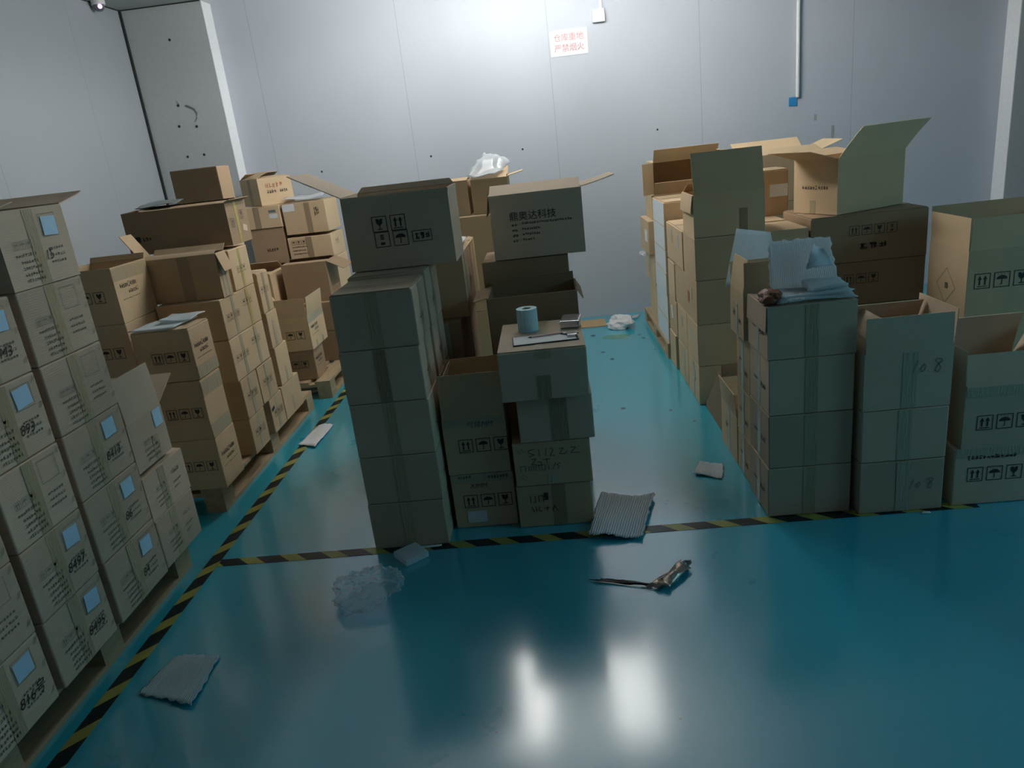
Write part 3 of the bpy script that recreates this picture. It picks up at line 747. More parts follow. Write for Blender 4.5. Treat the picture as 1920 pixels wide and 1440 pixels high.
carton('tall brown box on the floor by the wall column, left column lowest', -2.46, -2.155, 6.04, 6.40, .001, .43, mat=KD, **kw)
carton('tall brown box by the wall column, left column second', -2.46, -2.155, 6.04, 6.40, .432, .863, mat=KD, **kw)
carton('dark brown box with faint lettering, left column third in back corner', -2.45, -2.16, 6.02, 6.40, .865, 1.158, mat=KD, deco=[d_scrib('F', [(.42,.35,.1,.03,5)], INK)], **kw)
carton('brown box with small white label, left column of back left corner', -2.43, -2.155, 6.01, 6.40, 1.16, 1.338, **kw, deco=[d_tape('F', .28, .05, TPB), d_label('F', .66, .42, .07, .035, PAP), d_label('F', .66, .68, .06, .02, GRY, name='grey_label')])
carton('brown box turned to face the lamp, lettered, top of back left heap', -2.447, -2.147, 6.06, 6.36, 1.34, 1.552, yaw=48, **kw, flaps={'F': (.13, 172, 4), 'B': (.13, 160), 'L': (.13, 150, 20)},
       deco=[d_scrib('F', [(.22,.42,.085,.028,4), (.6,.42,.075,.028,4)], INK), d_scrib('F', [(.2,.62,.16,.04,5)], INKR), d_tape('L', .5, .045, TPB)])
carton('tall brown box on the floor in back left corner, right column lowest', -2.135, -1.78, 6.04, 6.40, .001, .44, **kw)
carton('tall brown box in back left corner, right column second', -2.135, -1.775, 6.04, 6.40, .442, .873, mat=KR, **kw, deco=[d_scrib('R', [(.4,.8,.08,.03,4)], INKF)])
carton('brown box with wide clear tape and small print, right column of back left corner', -2.14, -1.775, 6.01, 6.38, .875, 1.062, **kw,
       deco=[d_tape('F', .48, .05, TPB), d_icons('F', 'rgg', .08, .68, .035, INK), d_scrib('F', [(.08,.55,.13,.012,9), (.08,.4,.11,.012,8), (.08,.25,.13,.012,9)], INK), d_icons('R', 'rg', .3, .5, .04, INKF)])
carton('brown box with white label at upper left and plastic sheet on top, back left', -2.135, -1.78, 6.01, 6.38, 1.085, 1.333, **kw, lid='x',
       deco=[d_tape('F', .58, .045, TPB), d_label('F', .01, .76, .10, .055, PAP), d_scrib('F', [(.73,.55,.04,.07,3)], INKF)])
sheet('plastic_sheet', 'crinkled clear plastic sheet on the labelled box in back left corner', 'plastic', [(-2.12,6.02,1.353),(-1.80,6.02,1.353),(-1.82,6.34,1.375),(-2.08,6.34,1.37)], PLW, amp=.012, seed=8)

# ------------------------------------------------------------------ tall stack left of centre
G4 = 'cartons in the stack left of centre'
kw = dict(group=G4, mat=KP)
ZD = [.001, .215, .43, .665, .89, 1.117]
ordi = ['bottom', 'second', 'third', 'fourth', 'fifth']
extra = ['', 'plain tape', 'middle one', 'dark tape', 'taped lid']
for k in range(5):
    dx = random.uniform(-.003, .003)
    carton('plain grey-brown box, %s up in front stack left of centre, %s' % (ordi[k], extra[k]) if k else 'plain grey-brown box at the bottom of front stack left of centre',
           -.872+dx, -.547+dx, 2.76, 3.058, ZD[k]+(.001 if k else 0), ZD[k+1]-.001, lid='x' if k == 4 else None, lidtape=False if k == 4 else None, **kw,
           deco=([d_tape('F', .5, .048, TPB if k == 3 else TP, 0, 1)] + ([d_tape('T', .5, .05, TP, .0, 1)] if k == 4 else []) + [d_tape('R', .5, .05, TPC), d_icons('R', 'rg', .3, .3, .035, INKF)]))
for k in range(5):
    carton(('grey-brown box behind the front left-of-centre stack, %s from floor' % ordi[k]), -.872, -.537+random.uniform(-.004, .002), 3.075, 3.40, ZD[k]+.001, (ZD[k+1] if k < 4 else 1.131)-.001, **kw,
           deco=[d_tape('R', .5, .05, TPC), d_icons('R', 'rg', .3, .3, .035, INKF)], lid='x' if k == 4 else None)
DT = carton('large open grey-brown box with black handling symbols atop the left-of-centre stack', -.873, -.41, 3.18, 3.49, 1.139, 1.455, **kw,
       flaps={'L': (.24, 28), 'B': (.028, 60, 0, .0, .02), 'R': (.15, -97)},
       deco=[d_icons('F', 'gu', .26, .51, .066, INK), d_icons('F', 'sr', .265, .30, .066, INK), d_outline('F', .62, .33, .085, .048, INK, 'handling_symbols', t=.003),
             d_scrib('F', [(.645,.36,.065,.03,3)], INK), d_tape('F', .46, .006, TPC, .75, .93)])
kw = dict(group='brown boxes behind the left-of-centre stack')
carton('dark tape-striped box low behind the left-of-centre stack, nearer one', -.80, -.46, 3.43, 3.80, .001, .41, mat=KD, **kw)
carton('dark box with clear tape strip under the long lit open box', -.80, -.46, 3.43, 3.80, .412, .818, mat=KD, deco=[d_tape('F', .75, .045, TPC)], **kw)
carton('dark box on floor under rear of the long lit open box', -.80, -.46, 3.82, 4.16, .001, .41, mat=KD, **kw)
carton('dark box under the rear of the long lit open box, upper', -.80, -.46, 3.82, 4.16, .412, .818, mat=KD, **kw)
carton('long open box with two tape strips behind the symbol box', -.80, -.425, 3.505, 4.16, .82, 1.125, **kw,
       flaps={'L': (.15, 30), 'B': (.18, 178), 'R': (.03, 165), 'F': (.04, 150)}, deco=[d_tape('R', .15, .05, TPC), d_tape('R', .6, .05, TPB), d_tape('R', .85, .03, TPY), d_scrib('R', [(.35,.4,.1,.03,6)], INKF)])
sheet('paper_sheet', 'white paper sheet lying on the long open box behind the symbol box', 'paper', [(-.62,3.72,1.135),(-.44,3.70,1.135),(-.44,3.94,1.15),(-.60,3.95,1.16)], PAP, amp=.004, seed=9)

# ------------------------------------------------------------------ open box and clipboard stack, centre
kw = dict(group='boxes in the centre stacks')
carton('brown box with white label and three symbols on floor, centre', -.527, -.252, 2.885, 3.15, .001, .258, **kw,
       deco=[d_icons('F', 'urg', .17, .38, .062, INK), d_label('F', .2, .1, .085, .055, PAP), d_tape('F', .93, .04, TPC, horiz=True), d_text('F', 'XIMM', .3, .75, .03, INKF, .2, 0, 'faint_print'), d_scrib('F', [(.12,.93,.06,.015,5), (.6,.9,.09,.02,7)], INKF)])
carton('open brown box with raised flaps and three symbols between the centre stacks', -.529, -.258, 2.885, 3.13, .262, .514, **kw,
       flaps={'F': (.2, 92), 'L': (.2, 99), 'B': (.2, 86), 'R': (.19, 90)},
       deco=[d_icons('F', 'urg', .22, .40, .062, INK), d_tape('F', .95, .035, TPC, horiz=True), d_text('F', '气体MM', .38, .86, .032, INKF, .2, 0, 'faint_print')])
carton('brown box with smudged handwriting on floor at front of centre stack', -.243, .083, 2.845, 3.2, .001, .2, **kw, deco=[
       d_tape('F', .56, .055, TPB), d_script('F', [[(0,.03),(0,.0)], [(.02,.03),(.02,0),(.01,0)], [(.035,0),(.035,.03),(.055,.03),(.055,0)], [(.0,-.02),(.01,-.045)], [(.02,-.02),(.02,-.045)], [(.035,-.02),(.03,-.04),(.045,-.045)], [(.055,-.03),(.08,-.03)], [(.068,-.02),(.068,-.045)], [(.09,-.045),(.1,-.02),(.11,-.045),(.12,-.045)]], .18, .6, 1, INK, .003),
       d_label('F', .36, .64, .018, .035, INK, 0, 'ink_blot')])
carton('brown box with blue-black marker scribbles, second from floor in clipboard stack', -.238, .09, 2.84, 3.2, .202, .402, **kw, deco=[
       d_script('F', [[(.03,.09),(0,.085),(.0,.075),(.025,.065),(0,.055)], [(.045,.09),(.045,.055)], [(.075,.09),(.072,.055)], [(.09,.085),(.1,.09),(.105,.08),(.09,.055),(.11,.055)],
                      [(.13,.085),(.15,.085),(.13,.06),(.155,.058),(.165,.07)], [(.18,.085),(.2,.085),(.18,.06),(.215,.06)],
                      [(.01,.045),(.03,.045),(.01,.02),(.03,.018)], [(.035,.03),(.05,.03),(.05,.015),(.035,.015)], [(.06,.04),(.09,.04)], [(.075,.045),(.075,.02)]], .2, .4, 1, INK, .0025),
       d_script('F', [[(0,.0),(.0,.025),(.02,.025),(.02,0)], [(.035,0),(.035,.025)], [(.045,0),(.045,.022),(.055,.022),(.055,0)], [(.065,0),(.065,.022),(.08,.022),(.08,0)], [(.09,.0),(.09,.025),(.105,.025),(.105,0),(.09,0)], [(.12,0),(.12,.025)], [(.135,0),(.15,.03)], [(.155,0),(.165,.012),(.155,.02),(.17,.03)]], .08, .35, 1, simple('blue_ink', (.06,.07,.13), .6), .0025),
       d_tape('F', .5, .05, TPC, 0, .25), d_script('F', [[(0,0),(.02,-.02)], [(.02,.005),(.035,-.015)], [(.005,-.12),(.025,-.14)], [(.02,-.115),(.04,-.135)]], .05, .85, 1, INKS, .003, 'edge_ticks')])
carton('brown box with crinkled vertical tape, third from floor in clipboard stack', -.2, .113, 2.835, 3.2, .404, .602, mat=KP, **kw, deco=[d_tape('F', .55, .07, TPB)])
E4 = carton('wide brown box carrying clipboard, label roll and silver case', -.252, .103, 2.79, 3.27, .606, .812, mat=KP, lid='y', **kw, deco=[d_tape('F', .5, .055, TPB, 0, .5), d_tape('F', .52, .06, TP, .84, 1)])
ET = .8175
t = empty('label_roll', (-.128, 3.12, ET)); tag(t, 'pale cyan roll of labels standing on the wide centre box', 'roll')
MB().cyl(0, 0, 0, .098, .045, 32, .02).build('paper_roll', CYP, t); MB().cyl(0, 0, .001, .097, .0215, 24, .018).build('core', KR, t)
MB().box(-.02, -.017, -.0465, -.0445, 0, .098).build('loose_end', CYP, t)
t = empty('metal_case', (.06, 3.14, ET), -8); tag(t, 'flat silver metal case on the wide centre box', 'case')
MB().box(-.042, .042, -.065, .065, 0, .034).build('case_body', SIL, t, bevel=.006); MB().box(-.0425, .0425, -.0655, .0655, .022, .0235).build('lid_seam', GRY, t)
t = empty('clipboard', (-.05, 2.94, ET), 4); tag(t, 'dark-edged clipboard with white paper on the wide centre box', 'clipboard')
MB().box(-.142, .128, -.065, .068, 0, .004).build('board', BLK, t); MB().box(-.138, .118, -.061, .063, .0042, .005).build('paper_sheet', PAP, t)
MB().box(.085, .125, -.03, .03, .005, .016).build('clip', SIL, t, bevel=.002)
t = empty('pen', (-.03, 2.975, ET+.0055), 12); tag(t, 'slim pink pen lying across the clipboard', 'pen')
MB().tube([(-.085,0,.004),(.05,0,.004)], .0038, 8).build('barrel', simple('pink_plastic', (.75,.45,.42), .4), t); MB().tube([(-.1,0,.004),(-.085,0,.004)], [.001,.0035], 8).build('tip', BLK, t)
t = empty('key_ring', (.045, 2.955, ET+.005)); tag(t, 'small dark bunch of keys resting on the clipboard', 'keys')
MB().tube([(.014*math.cos(a*.5), .014*math.sin(a*.5), .005) for a in range(13)], .002).build('ring', BLK, t)
for a in (10, 70, 150): MB().box(.012, .04, -.004, .004, .001, .004).build('key', BLK, t).rotation_euler = (0, 0, R(a))

kw = dict(group='tall brown boxes behind the clipboard stack', mat=KD)
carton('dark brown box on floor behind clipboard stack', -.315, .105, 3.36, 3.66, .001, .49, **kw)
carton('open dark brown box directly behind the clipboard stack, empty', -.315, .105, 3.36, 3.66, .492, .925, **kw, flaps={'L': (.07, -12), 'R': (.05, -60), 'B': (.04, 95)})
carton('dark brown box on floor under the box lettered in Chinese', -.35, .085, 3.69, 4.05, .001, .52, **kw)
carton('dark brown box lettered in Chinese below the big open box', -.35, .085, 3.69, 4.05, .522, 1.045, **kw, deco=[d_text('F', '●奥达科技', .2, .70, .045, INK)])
carton('big open grey-brown box with large Chinese lettering and loose right flap, centre', -.28, .175, 3.68, 4.0, 1.05, 1.365, mat=KP, group='tall brown boxes behind the clipboard stack',
       flaps={'F': (.16, 167, -3, 0, -.001), 'B': (.012, 60), 'R': (.17, 10, 6, .0, .03), 'L': (.10, -80)},
       deco=[d_text('F', '鼎奥达科技', .20, .60, .047, INK), d_scrib('F', [(.22,.50,.03,.013,2), (.33,.52,.25,.012,20), (.22,.42,.03,.013,2), (.33,.43,.09,.013,8), (.22,.34,.03,.013,2), (.33,.35,.09,.013,8), (.22,.26,.03,.013,2), (.33,.27,.06,.012,5)], INKF),
             d_tape('L', .5, .05, TP)])
kw = dict(group='brown boxes far behind centre')
carton('large brown box on floor at far centre, lower', -.78, -.25, 4.6, 5.0, .001, .60, **kw)
carton('large brown box at far centre with taped corner, upper', -.78, -.25, 4.6, 5.0, .602, 1.20, **kw, deco=[d_tape('F', .93, .04, TPB), d_tape('F', .88, .02, TP, .85, .92)])
carton('small pale brown box at far centre, left of the plastic-topped box', -.74, -.475, 4.68, 4.98, 1.202, 1.415, **kw, mat=KR, flaps={'F': (.14, 175), 'B': (.14, 175)}, deco=[d_tape('F', .8, .03, TPC, 0, .25)])
carton('small open brown box with plastic bag on top at far centre', -.455, -.225, 4.68, 4.98, 1.202, 1.41, **kw, flaps={'F': (.1, 160), 'R': (.10, 12), 'B': (.10, 30)})
sheet('plastic_bag', 'milky plastic bag sheet draped over small box at far centre', 'plastic bag', [(-.47,4.69,1.425),(-.30,4.66,1.40),(-.20,4.86,1.47),(-.36,4.9,1.56)], PLW, amp=.02, jag=.04, seed=12)

# ------------------------------------------------------------------ right-hand stacks
G6 = 'plain boxes in the front right stack'
kw = dict(group=G6, mat=KP)
ZH = [.001, .222, .453, .688]
nm = ['on the floor at the front corner of the right stack', 'second from floor at the front corner of the right stack', 'third from floor at the front corner of the right stack']
def rf(k): return [d_tape('F', .5, .05, TP), d_tape('L', .5, .045, TPC), d_scrib('L', [(.25,.45,.06,.015,5), (.6,.4,.07,.03,5)], INKF), d_script('F', [[(0,0),(.015,.05),(.0,.08)], [(.02,.02),(.045,-.01)]], .5, .3, 1, TPC, .002, 'tape_wrinkle')]
for k in range(3):
    carton('greenish-brown taped box, ' + nm[k], .805+random.uniform(-.003,.002), 1.135, 2.77, 3.045, ZH[k]+.001, ZH[k+1]-.001, deco=rf(k), **kw)
carton('greenish-brown box heaped with foam sheets, top of front right stack', .80, 1.137, 2.768, 3.045, .69, .90, flaps={'F': (.13, 179), 'B': (.13, 178), 'L': (.1, -88)}, deco=rf(3), **kw)
for k, (a, b) in enumerate(((.001,.20),(.202,.425),(.427,.688))):
    carton('brown box on the aisle side behind the front right stack, %s from floor' % ('lowest', 'second', 'third')[k], .81, 1.13, 3.06, 3.285, a, b, deco=[d_tape('L', .45, .04, TPC), d_scrib('L', [(.2,.5,.05,.02,4), (.6,.3,.05,.03,4)], INKF)], group=G6)
carton('narrow open brown box with flaps up behind the foam-topped box', .785, 1.11, 3.062, 3.285, .69, .895, group=G6, flaps={'L': (.14, 97, 4), 'F': (.13, 91), 'B': (.1, 80)}, deco=[d_tape('L', .5, .04, TP, 0, .7), d_scrib('L', [(.2,.4,.05,.03,4), (.65,.3,.04,.03,3)], INKF)])
carton('small open brown box on floor beside aisle with flap standing, right side', .81, 1.10, 3.30, 3.62, .001, .24, group=G6, flaps={'L': (.12, 84), 'B': (.1, 60), 'F': (.05, 120)}, deco=[d_tape('L', .5, .04, TPC), d_scrib('L', [(.3,.5,.05,.03,4)], INKF)])
mbw = MB(); mbw.v = [(.83,3.69,0),(1.1,3.69,0),(1.1,4.10,0),(.83,4.10,0),(.83,3.69,.39),(1.1,3.72,.39),(1.1,4.1,.03),(.83,4.1,.03)]
mbw.f = [(3,2,1,0),(4,5,6,7),(0,1,5,4),(1,2,6,5),(2,3,7,6),(3,0,4,7)]
o = mbw.build('crushed_carton', KD, None, bevel=.004); tag(o, 'dark collapsed carton wedge on floor between the two right-hand stacks', 'box')

# foam and rubbish on the foam-topped box
t = empty('foam_wrap', (.97, 2.93, .90)); tag(t, 'upright ribbed foam wrap with rounded lobe on the front right stack', 'foam')
sheet('foam_sheet', None, None, [(-.115,-.0,.005),(.165,.0,.005),(.13,.06,.21),(-.105,.06,.215)], RIB, 22, 14, .006, .022, .004, 21, parent=t)
sheet('foam_flap', None, None, [(.02,-.01,.10),(.13,-.015,.11),(.10,.02,.17),(.05,.02,.19)], FOAM, 12, 10, .012, .03, .004, 22, parent=t)
t2 = empty('foam_wrap', (.97, 2.86, .90)); tag(t2, 'folded white foam slab with torn gaps lying on front right stack', 'foam')
sheet('foam_sheet', None, None, [(-.13,-.085,.004),(.17,-.08,.004),(.17,.06,.03),(-.12,.06,.02)], RIB, 18, 10, .008, .02, .004, 23, parent=t2)
sheet('foam_slab', None, None, [(-.0,-.05,.035),(.15,-.045,.035),(.14,.055,.05),(.0,.05,.045)], FOAM, 14, 10, .006, .03, .012, 24, parent=t2)
sheet('foam_edge', None, None, [(-.11,-.06,.02),(.16,-.055,.02),(.155,-.045,.032),(-.11,-.05,.028)], FOAM, 20, 2, .004, .05, .003, 25, parent=t2)
sheet('foam_sheet', 'white foam sheet sticking out behind the narrow open box on right', 'foam sheet', [(.765,3.30,.88),(1.0,3.30,.93),(.98,3.345,1.10),(.83,3.345,1.13)], FOAM, amp=.004, seed=26)
def crumple(name, label, cat, loc, size, mat, seed=0, amp=.3, sub=3, rz=0, parent=None):
    rr = random.Random(seed)
    bm = bmesh.new(); bmesh.ops.create_icosphere(bm, subdivisions=sub, radius=1)
    dirs = [(Vector((rr.uniform(-1,1), rr.uniform(-1,1), rr.uniform(-1,1))).normalized(), rr.uniform(-1, 1)*amp, rr.uniform(.75, .97)) for _ in range(34)]
    for v in bm.verts:
        p = v.co.normalized(); k = 1.0
        for d, a, th in dirs:
            c = p.dot(d)
            if c > th - .25: k += a * (c - th + .25)
        k += amp*.24*(abs(math.sin(7*p.x+seed)) + abs(math.sin(9*p.y+2*p.z)) + abs(math.sin(8*p.z-3*p.x)) - 1.9)
        q = p * k
        v.co = Vector((q.x*size[0], q.y*size[1], max(-.86*size[2], q.z*size[2]) + .86*size[2]))
    me = bpy.data.meshes.new(name); bm.to_mesh(me); bm.free(); me.materials.append(mat)
    o = bpy.data.objects.new(name, me); COL.objects.link(o); o.location = loc; o.rotation_euler = (0, 0, R(rz))
    if parent is not None: o.parent = parent
    else: tag(o, label, cat)
    return o
crumple('crumpled_tape', 'crumpled brown tape scrap on left edge of the foam-topped box', 'rubbish', (.835, 2.83, .906), (.035, .045, .026), simple('amber_tape', (.20, .07, .025), .5), 4, .5, 3)

# 10.8 stack
TEN8 = [[(0,0),(.018,.05)], [(.034,.022),(.028,.012),(.034,.002),(.044,.008),(.048,.024),(.042,.034),(.034,.022)], [(.058,.002),(.061,.002)],
        [(.105,.048),(.09,.052),(.082,.042),(.095,.03),(.104,.012),(.094,-.004),(.082,.004),(.09,.022),(.108,.04),(.105,.048)]]
kw = dict(group='boxes in the stack marked 10.8', mat=KP)
X0, X1 = 1.157, 1.487
carton('greenish box with handwritten 10.8 on floor, right of front right stack', X0, X1, 2.735, 3.04, .001, .228, **kw, deco=[d_tape('F', .52, .055, TPC), d_script('F', TEN8, .60, .44, .85, INKS, .0035, 'handwritten_number')])
carton('greenish unmarked box between the two marked 10.8', X0, X1, 2.735, 3.04, .23, .45, **kw, deco=[d_tape('F', .5, .055, TPC)])
carton('open greenish box with handwritten 10.8 and raised flaps', X0, X1, 2.735, 3.04, .453, .685, **kw, flaps={'F': (.14, 92, 0, .0), 'R': (.15, 84, 6), 'B': (.15, 108, 15), 'L': (.15, 128, 0)},
       deco=[d_tape('F', .52, .055, TPC), d_script('F', TEN8, .55, .62, 1.0, INKS, .0035, 'handwritten_number')])
# far right symbols stack
kw = dict(group='taped symbol boxes at right edge', mat=KP)
def sym(v=.42): return [d_icons('F', 'urg', .13, v, .062, INK), d_tape('F', .93, .04, TPC, horiz=True)]
carton('taped box with three symbols on floor at the right picture edge', 1.53, 1.93, 2.745, 3.12, .001, .25, **kw, deco=sym()+[d_scrib('F', [(.12,.8,.12,.02,8), (.4,.8,.08,.02,5)], INKF)])
carton('open taped box with three symbols and folded-out flaps at the right picture edge', 1.55, 1.94, 2.745, 3.12, .252, .507, **kw, flaps={'F': (.13, 112), 'L': (.15, 88), 'B': (.2, 100, 10), 'R': (.2, 62, 10)}, deco=sym(.3))
# diamond box behind
kw = dict(group='dark boxes behind the right edge stack')
carton('dark box on floor behind the right edge stack', 2.0, 2.52, 3.6, 3.97, .001, .26, **kw)
carton('dark box under the diamond-marked box', 2.0, 2.52, 3.6, 3.97, .262, .525, **kw)
carton('open brown box with printed diamond and three symbols near the right edge', 1.99, 2.5, 3.6, 3.97, .527, .87, **kw, flaps={'L': (.155, 90), 'F': (.16, 118, 0, .0, .05), 'B': (.18, 86), 'R': (.15, 80)},
       deco=[d_icons('F', 'urg', .07, .45, .075, INK), d_outline('L', .5, .15, .13, .13, INKF, 'printed_frame', 45, .003), d_label('L', .48, .38, .025, .03, INKF, 0, 'printed_logo')])

# long aisle row on the right
G8 = 'brown boxes in the long right-hand row'
kw = dict(group=G8)
def lf(*a): return [d_label('L', a[0], .5, .05, .07, TPC, name='clear_sticker')] if a else []
carton('brown box on floor at the near end of the long right row', .80, 1.42, 4.14, 4.46, .001, .238, deco=lf(.5)+[d_tape('L', .5, .045, TPC)], **kw)
carton('brown box on floor, second along the long right row', .80, 1.42, 4.47, 4.80, .001, .238, deco=[d_tape('L', .6, .045, TPC)], **kw)
carton('brown box on floor, third along the long right row next to the pallet', .79, 1.42, 4.86, 5.09, .001, .238, **kw)
carton('brown box with torn sticker, second layer near end of long right row', .80, 1.42, 4.14, 4.46, .24, .488, deco=lf(.4), **kw)
carton('brown box in second layer, middle of long right row', .80, 1.42, 4.47, 4.80, .24, .488, deco=lf(.4), **kw)
carton('brown box with white torn label, second layer far end of long right row', .795, 1.42, 4.81, 5.09, .24, .48, deco=[d_label('L', .35, .4, .06, .09, PAP, 12)], **kw)
carton('wide brown box in third layer at near end of long right row', .80, 1.42, 4.14, 4.83, .49, .745, deco=lf(.75)+[d_label('L', .62, .35, .05, .07, INKR, name='red_stamp')], **kw)
carton('brown box in third layer at far end of long right row', .795, 1.42, 4.84, 5.09, .482, .735, **kw)
carton('brown box in fourth layer at near end of long right row, below the flap box', .80, 1.42, 4.14, 4.495, .747, .985, **kw)
carton('brown box in fourth layer with two clear stickers, far end of long right row', .795, 1.42, 4.505, 5.08, .747, .985, deco=[d_label('L', .3, .55, .06, .08, TPC, name='clear_sticker'), d_label('L', .7, .5, .05, .08, PLW, name='clear_sticker')], lid='x', **kw)
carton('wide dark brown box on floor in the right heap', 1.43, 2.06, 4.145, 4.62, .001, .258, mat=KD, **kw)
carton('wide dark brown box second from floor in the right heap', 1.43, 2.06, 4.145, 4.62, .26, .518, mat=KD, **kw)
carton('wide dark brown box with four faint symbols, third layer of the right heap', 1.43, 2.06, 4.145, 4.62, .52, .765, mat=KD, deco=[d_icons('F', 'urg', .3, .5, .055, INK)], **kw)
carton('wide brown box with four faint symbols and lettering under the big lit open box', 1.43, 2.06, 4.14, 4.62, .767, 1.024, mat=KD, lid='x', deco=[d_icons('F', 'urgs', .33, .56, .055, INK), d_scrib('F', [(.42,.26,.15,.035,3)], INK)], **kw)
carton('dark greenish open box with a tall front flap standing on the long right row', .80, 1.187, 4.15, 4.47, .988, 1.22, **kw,
       flaps={'F': (.222, 90, 0, -.012), 'L': (.10, -80, -6), 'B': (.16, 160), 'R': (.12, 150)}, deco=[d_tape('F', .7, .045, TPB, 0, .6)], )
carton('brown box with white label behind the tall-flap box', 1.20, 1.498, 4.74, 4.97, .990, 1.265, **kw, lid='x', deco=[d_label('F', .62, .42, .11, .075, PAP)])
carton('large brown box on floor behind the right heap', 1.44, 1.9, 5.12, 5.5, .114, .56, **kw)
carton('large box behind the right heap beneath the far open box', 1.44, 1.9, 5.12, 5.5, .562, 1.03, **kw)
carton('open brown box farthest back in the right heap with folded flaps', 1.36, 1.84, 5.12, 5.5, 1.032, 1.34, **kw, flaps={'F': (.15, 168), 'L': (.14, 25), 'B': (.15, 30), 'R': (.14, 20)})
BX = carton('big open brown box with lit lettered side and ragged flap pointing up, right heap', 1.575, 2.055, 4.15, 4.48, 1.032, 1.328, yaw=24, **kw,
       flaps={'F': (.155, 88, -18, .15, -.01), 'L': (.20, 16), 'B': (.17, 10), 'R': (.10, 100)},
       deco=[d_scrib('L', [(.2,.45,.2,.022,10)], INKF), d_tape('L', .45, .04, TP, 0, .25)])
BX.location = (1.575 + .24*math.cos(R(24)) - .165*math.sin(R(24)), 4.155 + .24*math.sin(R(24)) + .165*math.cos(R(24)), 1.032)

# white boxes by the back wall
G9 = 'white-sided boxes on the back right pallet'
ZW = [.115, .285, .46, .625, .78, .945, 1.105]
lw = ['on the pallet', 'second from pallet', 'third from pallet', 'fourth from pallet', 'fifth from pallet', 'topmost with tan lid']
for k in range(6):
    carton('box with white side in the white column, ' + lw[k], .787+random.uniform(-.003,.003), 1.35, 5.12, 5.62, ZW[k]+.001, ZW[k+1]-.001, group=G9, lid='x' if k == 5 else None,
           deco=[lambda r, w, d, h: strip(r, frame_of('L', w, d, h), .002, d-.002, .002, h-.002, WHT, name='white_side_panel')])
carton('brown box on pallet behind the white column, lowest', .80, 1.35, 5.68, 6.1, .114, .42, group=G9)
carton('brown box behind the white column with clear tape, second', .79, 1.30, 5.70, 6.2, .422, .665, group=G9, deco=[d_tape('L', .5, .05, TPC)])
carton('brown box with pale label jutting into the aisle beyond the white column', .755, 1.2, 5.70, 6.15, .667, .922, group=G9, deco=[d_label('L', .55, .35, .14, .09, PAP)])
carton('plain brown box under the lit open-sided box by the back wall', .80, 1.30, 5.77, 6.13, .924, 1.107, group=G9)
# box lying on its side, open towards the camera
o = carton('open-sided brown box with bright interior by the back wall on the right', -.24, .24, -.118, .118, 0, .36, group=G9, flaps={'L': (.1, 30), 'F': (.10, 150), 'B': (.12, 40)})
o.location = (1.06, 6.13, 1.227); o.rotation_euler = (R(90), 0, 0)
crumple('plastic_scrap', 'white plastic scrap hanging at the jutting label box by the back wall', 'rubbish', (.735, 5.95, .625), (.03, .05, .02), PLW, 6, .5, 2)

# ------------------------------------------------------------------ litter on the floor
sheet('packing_paper', 'large crumpled sheet of corrugated packing paper lying over the front floor tape', 'packing paper', [(.045,2.70,.004),(.265,2.67,.004),(.37,3.03,.004),(.125,3.07,.004)], RIBF, 26, 18, .012, .02, .003, 31, curl=.02)
sheet('packing_paper', 'small torn piece of corrugated packing paper in the bright aisle', 'packing paper', [(.585,3.22,.003),(.70,3.15,.003),(.745,3.30,.003),(.64,3.35,.003)], RIBF, 16, 10, .004, .03, .002, 32)
sheet('foam_sheet', 'torn foam sheet lying alone on the floor at lower left', 'foam sheet', [(-1.50,1.94,.003),(-1.28,1.86,.003),(-1.29,2.10,.003),(-1.455,2.125,.003)], ribbed_mat('thin_foam_sheet', (.58,.76,.82), 9), 22, 16, .005, .03, .003, 33)
sheet('paper_sheet', 'white paper sheet lying over the left floor tape by the middle pallet', 'paper', [(-1.64,4.07,.003),(-1.51,4.0,.003),(-1.50,4.36,.003),(-1.60,4.39,.003)], PAP, 12, 10, .006, .02, .001, 34)
sheet('paper_scrap', 'tiny white paper scrap on the floor near front left stack base, far side', 'paper', [(-1.36,4.42,.002),(-1.28,4.46,.002),(-1.25,4.6,.002),(-1.33,4.5,.002)], PAP, 4, 4, .003, .02, .001, 35)
t = empty('foam_block', (-.70, 2.675, 0), 40); tag(t, 'small thick white foam block on floor before the left-of-centre stack', 'foam block')
MB().box(-.055, .055, -.055, .055, .002, .03).build('upper_slab', FOAM, t, bevel=.006)
sheet('paper_strip', 'narrow white strip on floor tape beside the foam block', 'paper', [(-.68,2.735,.003),(-.58,2.74,.003),(-.58,2.756,.003),(-.68,2.756,.003)], PAP, 6, 2, .001, .02, .001, 36)
crumple('plastic_bag', 'crumpled clear plastic bag on the open floor left of centre', 'plastic bag', (-.83, 2.42, .002), (.11, .085, .06), PLA, 14, .75, 4, 10)
t = empty('torn_packaging', (.22, 2.37, .001)); tag(t, 'torn dark packaging strip with silvery foil end on the open floor', 'rubbish')
sheet('dark_strip', None, None, [(-.165,.02,.002),(.03,-.035,.002),(.03,-.022,.004),(-.16,.038,.004)], BLK, 14, 3, .004, .15, .002, 41, parent=t)
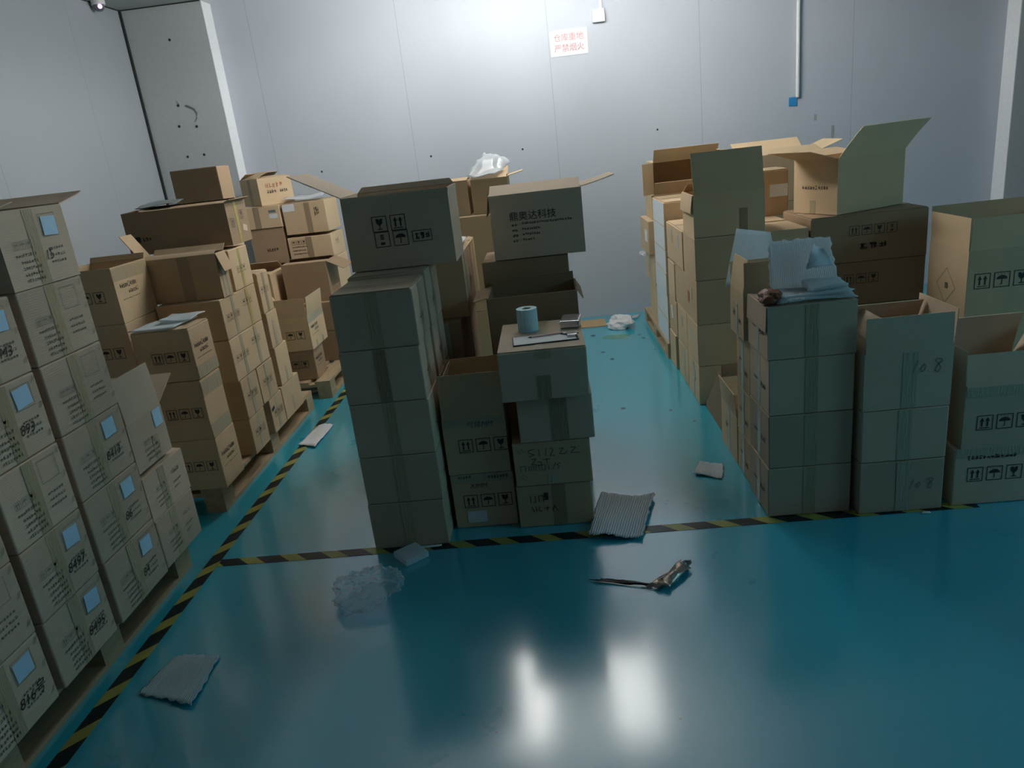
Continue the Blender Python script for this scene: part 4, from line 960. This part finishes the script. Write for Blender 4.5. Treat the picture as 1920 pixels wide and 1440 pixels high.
sheet('foil_end', None, None, [(.02,-.04,.003),(.095,-.065,.004),(.20,.055,.012),(.155,.07,.02)], simple('dull_foil', (.42,.36,.31), .3, .6, bump=.6, bscale=30), 12, 8, .012, .06, .002, 42, parent=t)
crumple('foil_knot', None, None, (.175, .065, .002), (.025, .02, .018), simple('grey_foil', (.3,.3,.3), .3, .7), 8, .8, 2, 0, t)
crumple('tissue_ball', 'crumpled ball of white tissue on floor near back wall', 'tissue', (.52, 6.2, .002), (.10, .10, .055), PAP, 9, .8, 3)
o = MB().box(-.06, .43, 6.25, 6.5, .001, .008).build('cardboard_sheet', simple('orange_board', (.52, .36, .19), .7)); tag(o, 'flat orange-brown board on floor against back wall behind tissue ball', 'cardboard')
sheet('paper_scrap', 'tiny white scrap on floor at the foot of the 10.8 stack', 'paper', [(1.39,2.70,.002),(1.43,2.70,.002),(1.43,2.715,.002),(1.40,2.716,.002)], PAP, 3, 3, .001, .02, .001, 37)
sheet('plastic_scrap', 'thin clear plastic scrap on floor by the back wall near the pallet', 'rubbish', [(.62,6.38,.002),(.72,6.42,.002),(.76,6.55,.002),(.66,6.47,.002)], PLW, 5, 5, .006, .1, .001, 38)
crumple('paper_under_pallet', 'crumpled white paper beneath the corner pallet front', 'paper', (-1.86, 5.15, .002), (.09, .06, .012), PAP, 15, .5, 3)
# dried stains belong to the floor
def stain(pts, mat, nm='paint_stain'):
    link_mesh(nm, [(x, y, .0006) for x, y in pts], [tuple(range(len(pts)))], mat, fl)
def blob(cx, cy, rx, ry, seed, n=22):
    rr = random.Random(seed); return [(cx + rx*math.cos(2*math.pi*k/n)*rr.uniform(.6, 1.1), cy + ry*math.sin(2*math.pi*k/n)*rr.uniform(.6, 1.1)) for k in range(n)]
GS = simple('green_stain', (.12, .34, .24), .3); DS = simple('dark_stain', (.04, .13, .16), .5)
stain(blob(.47, 5.86, .13, .10, 1), GS)
for i, (x, y, a) in enumerate(((.29,5.97,.025),(.68,5.75,.02),(.66,5.86,.015),(.33,5.45,.02),(.38,5.25,.02),(.72,5.4,.012),(.35,4.2,.02),(.62,4.1,.012),(.72,3.9,.01))):
    stain(blob(x, y, a, a*1.3, i+3, 10), DS, 'dirt_spot')
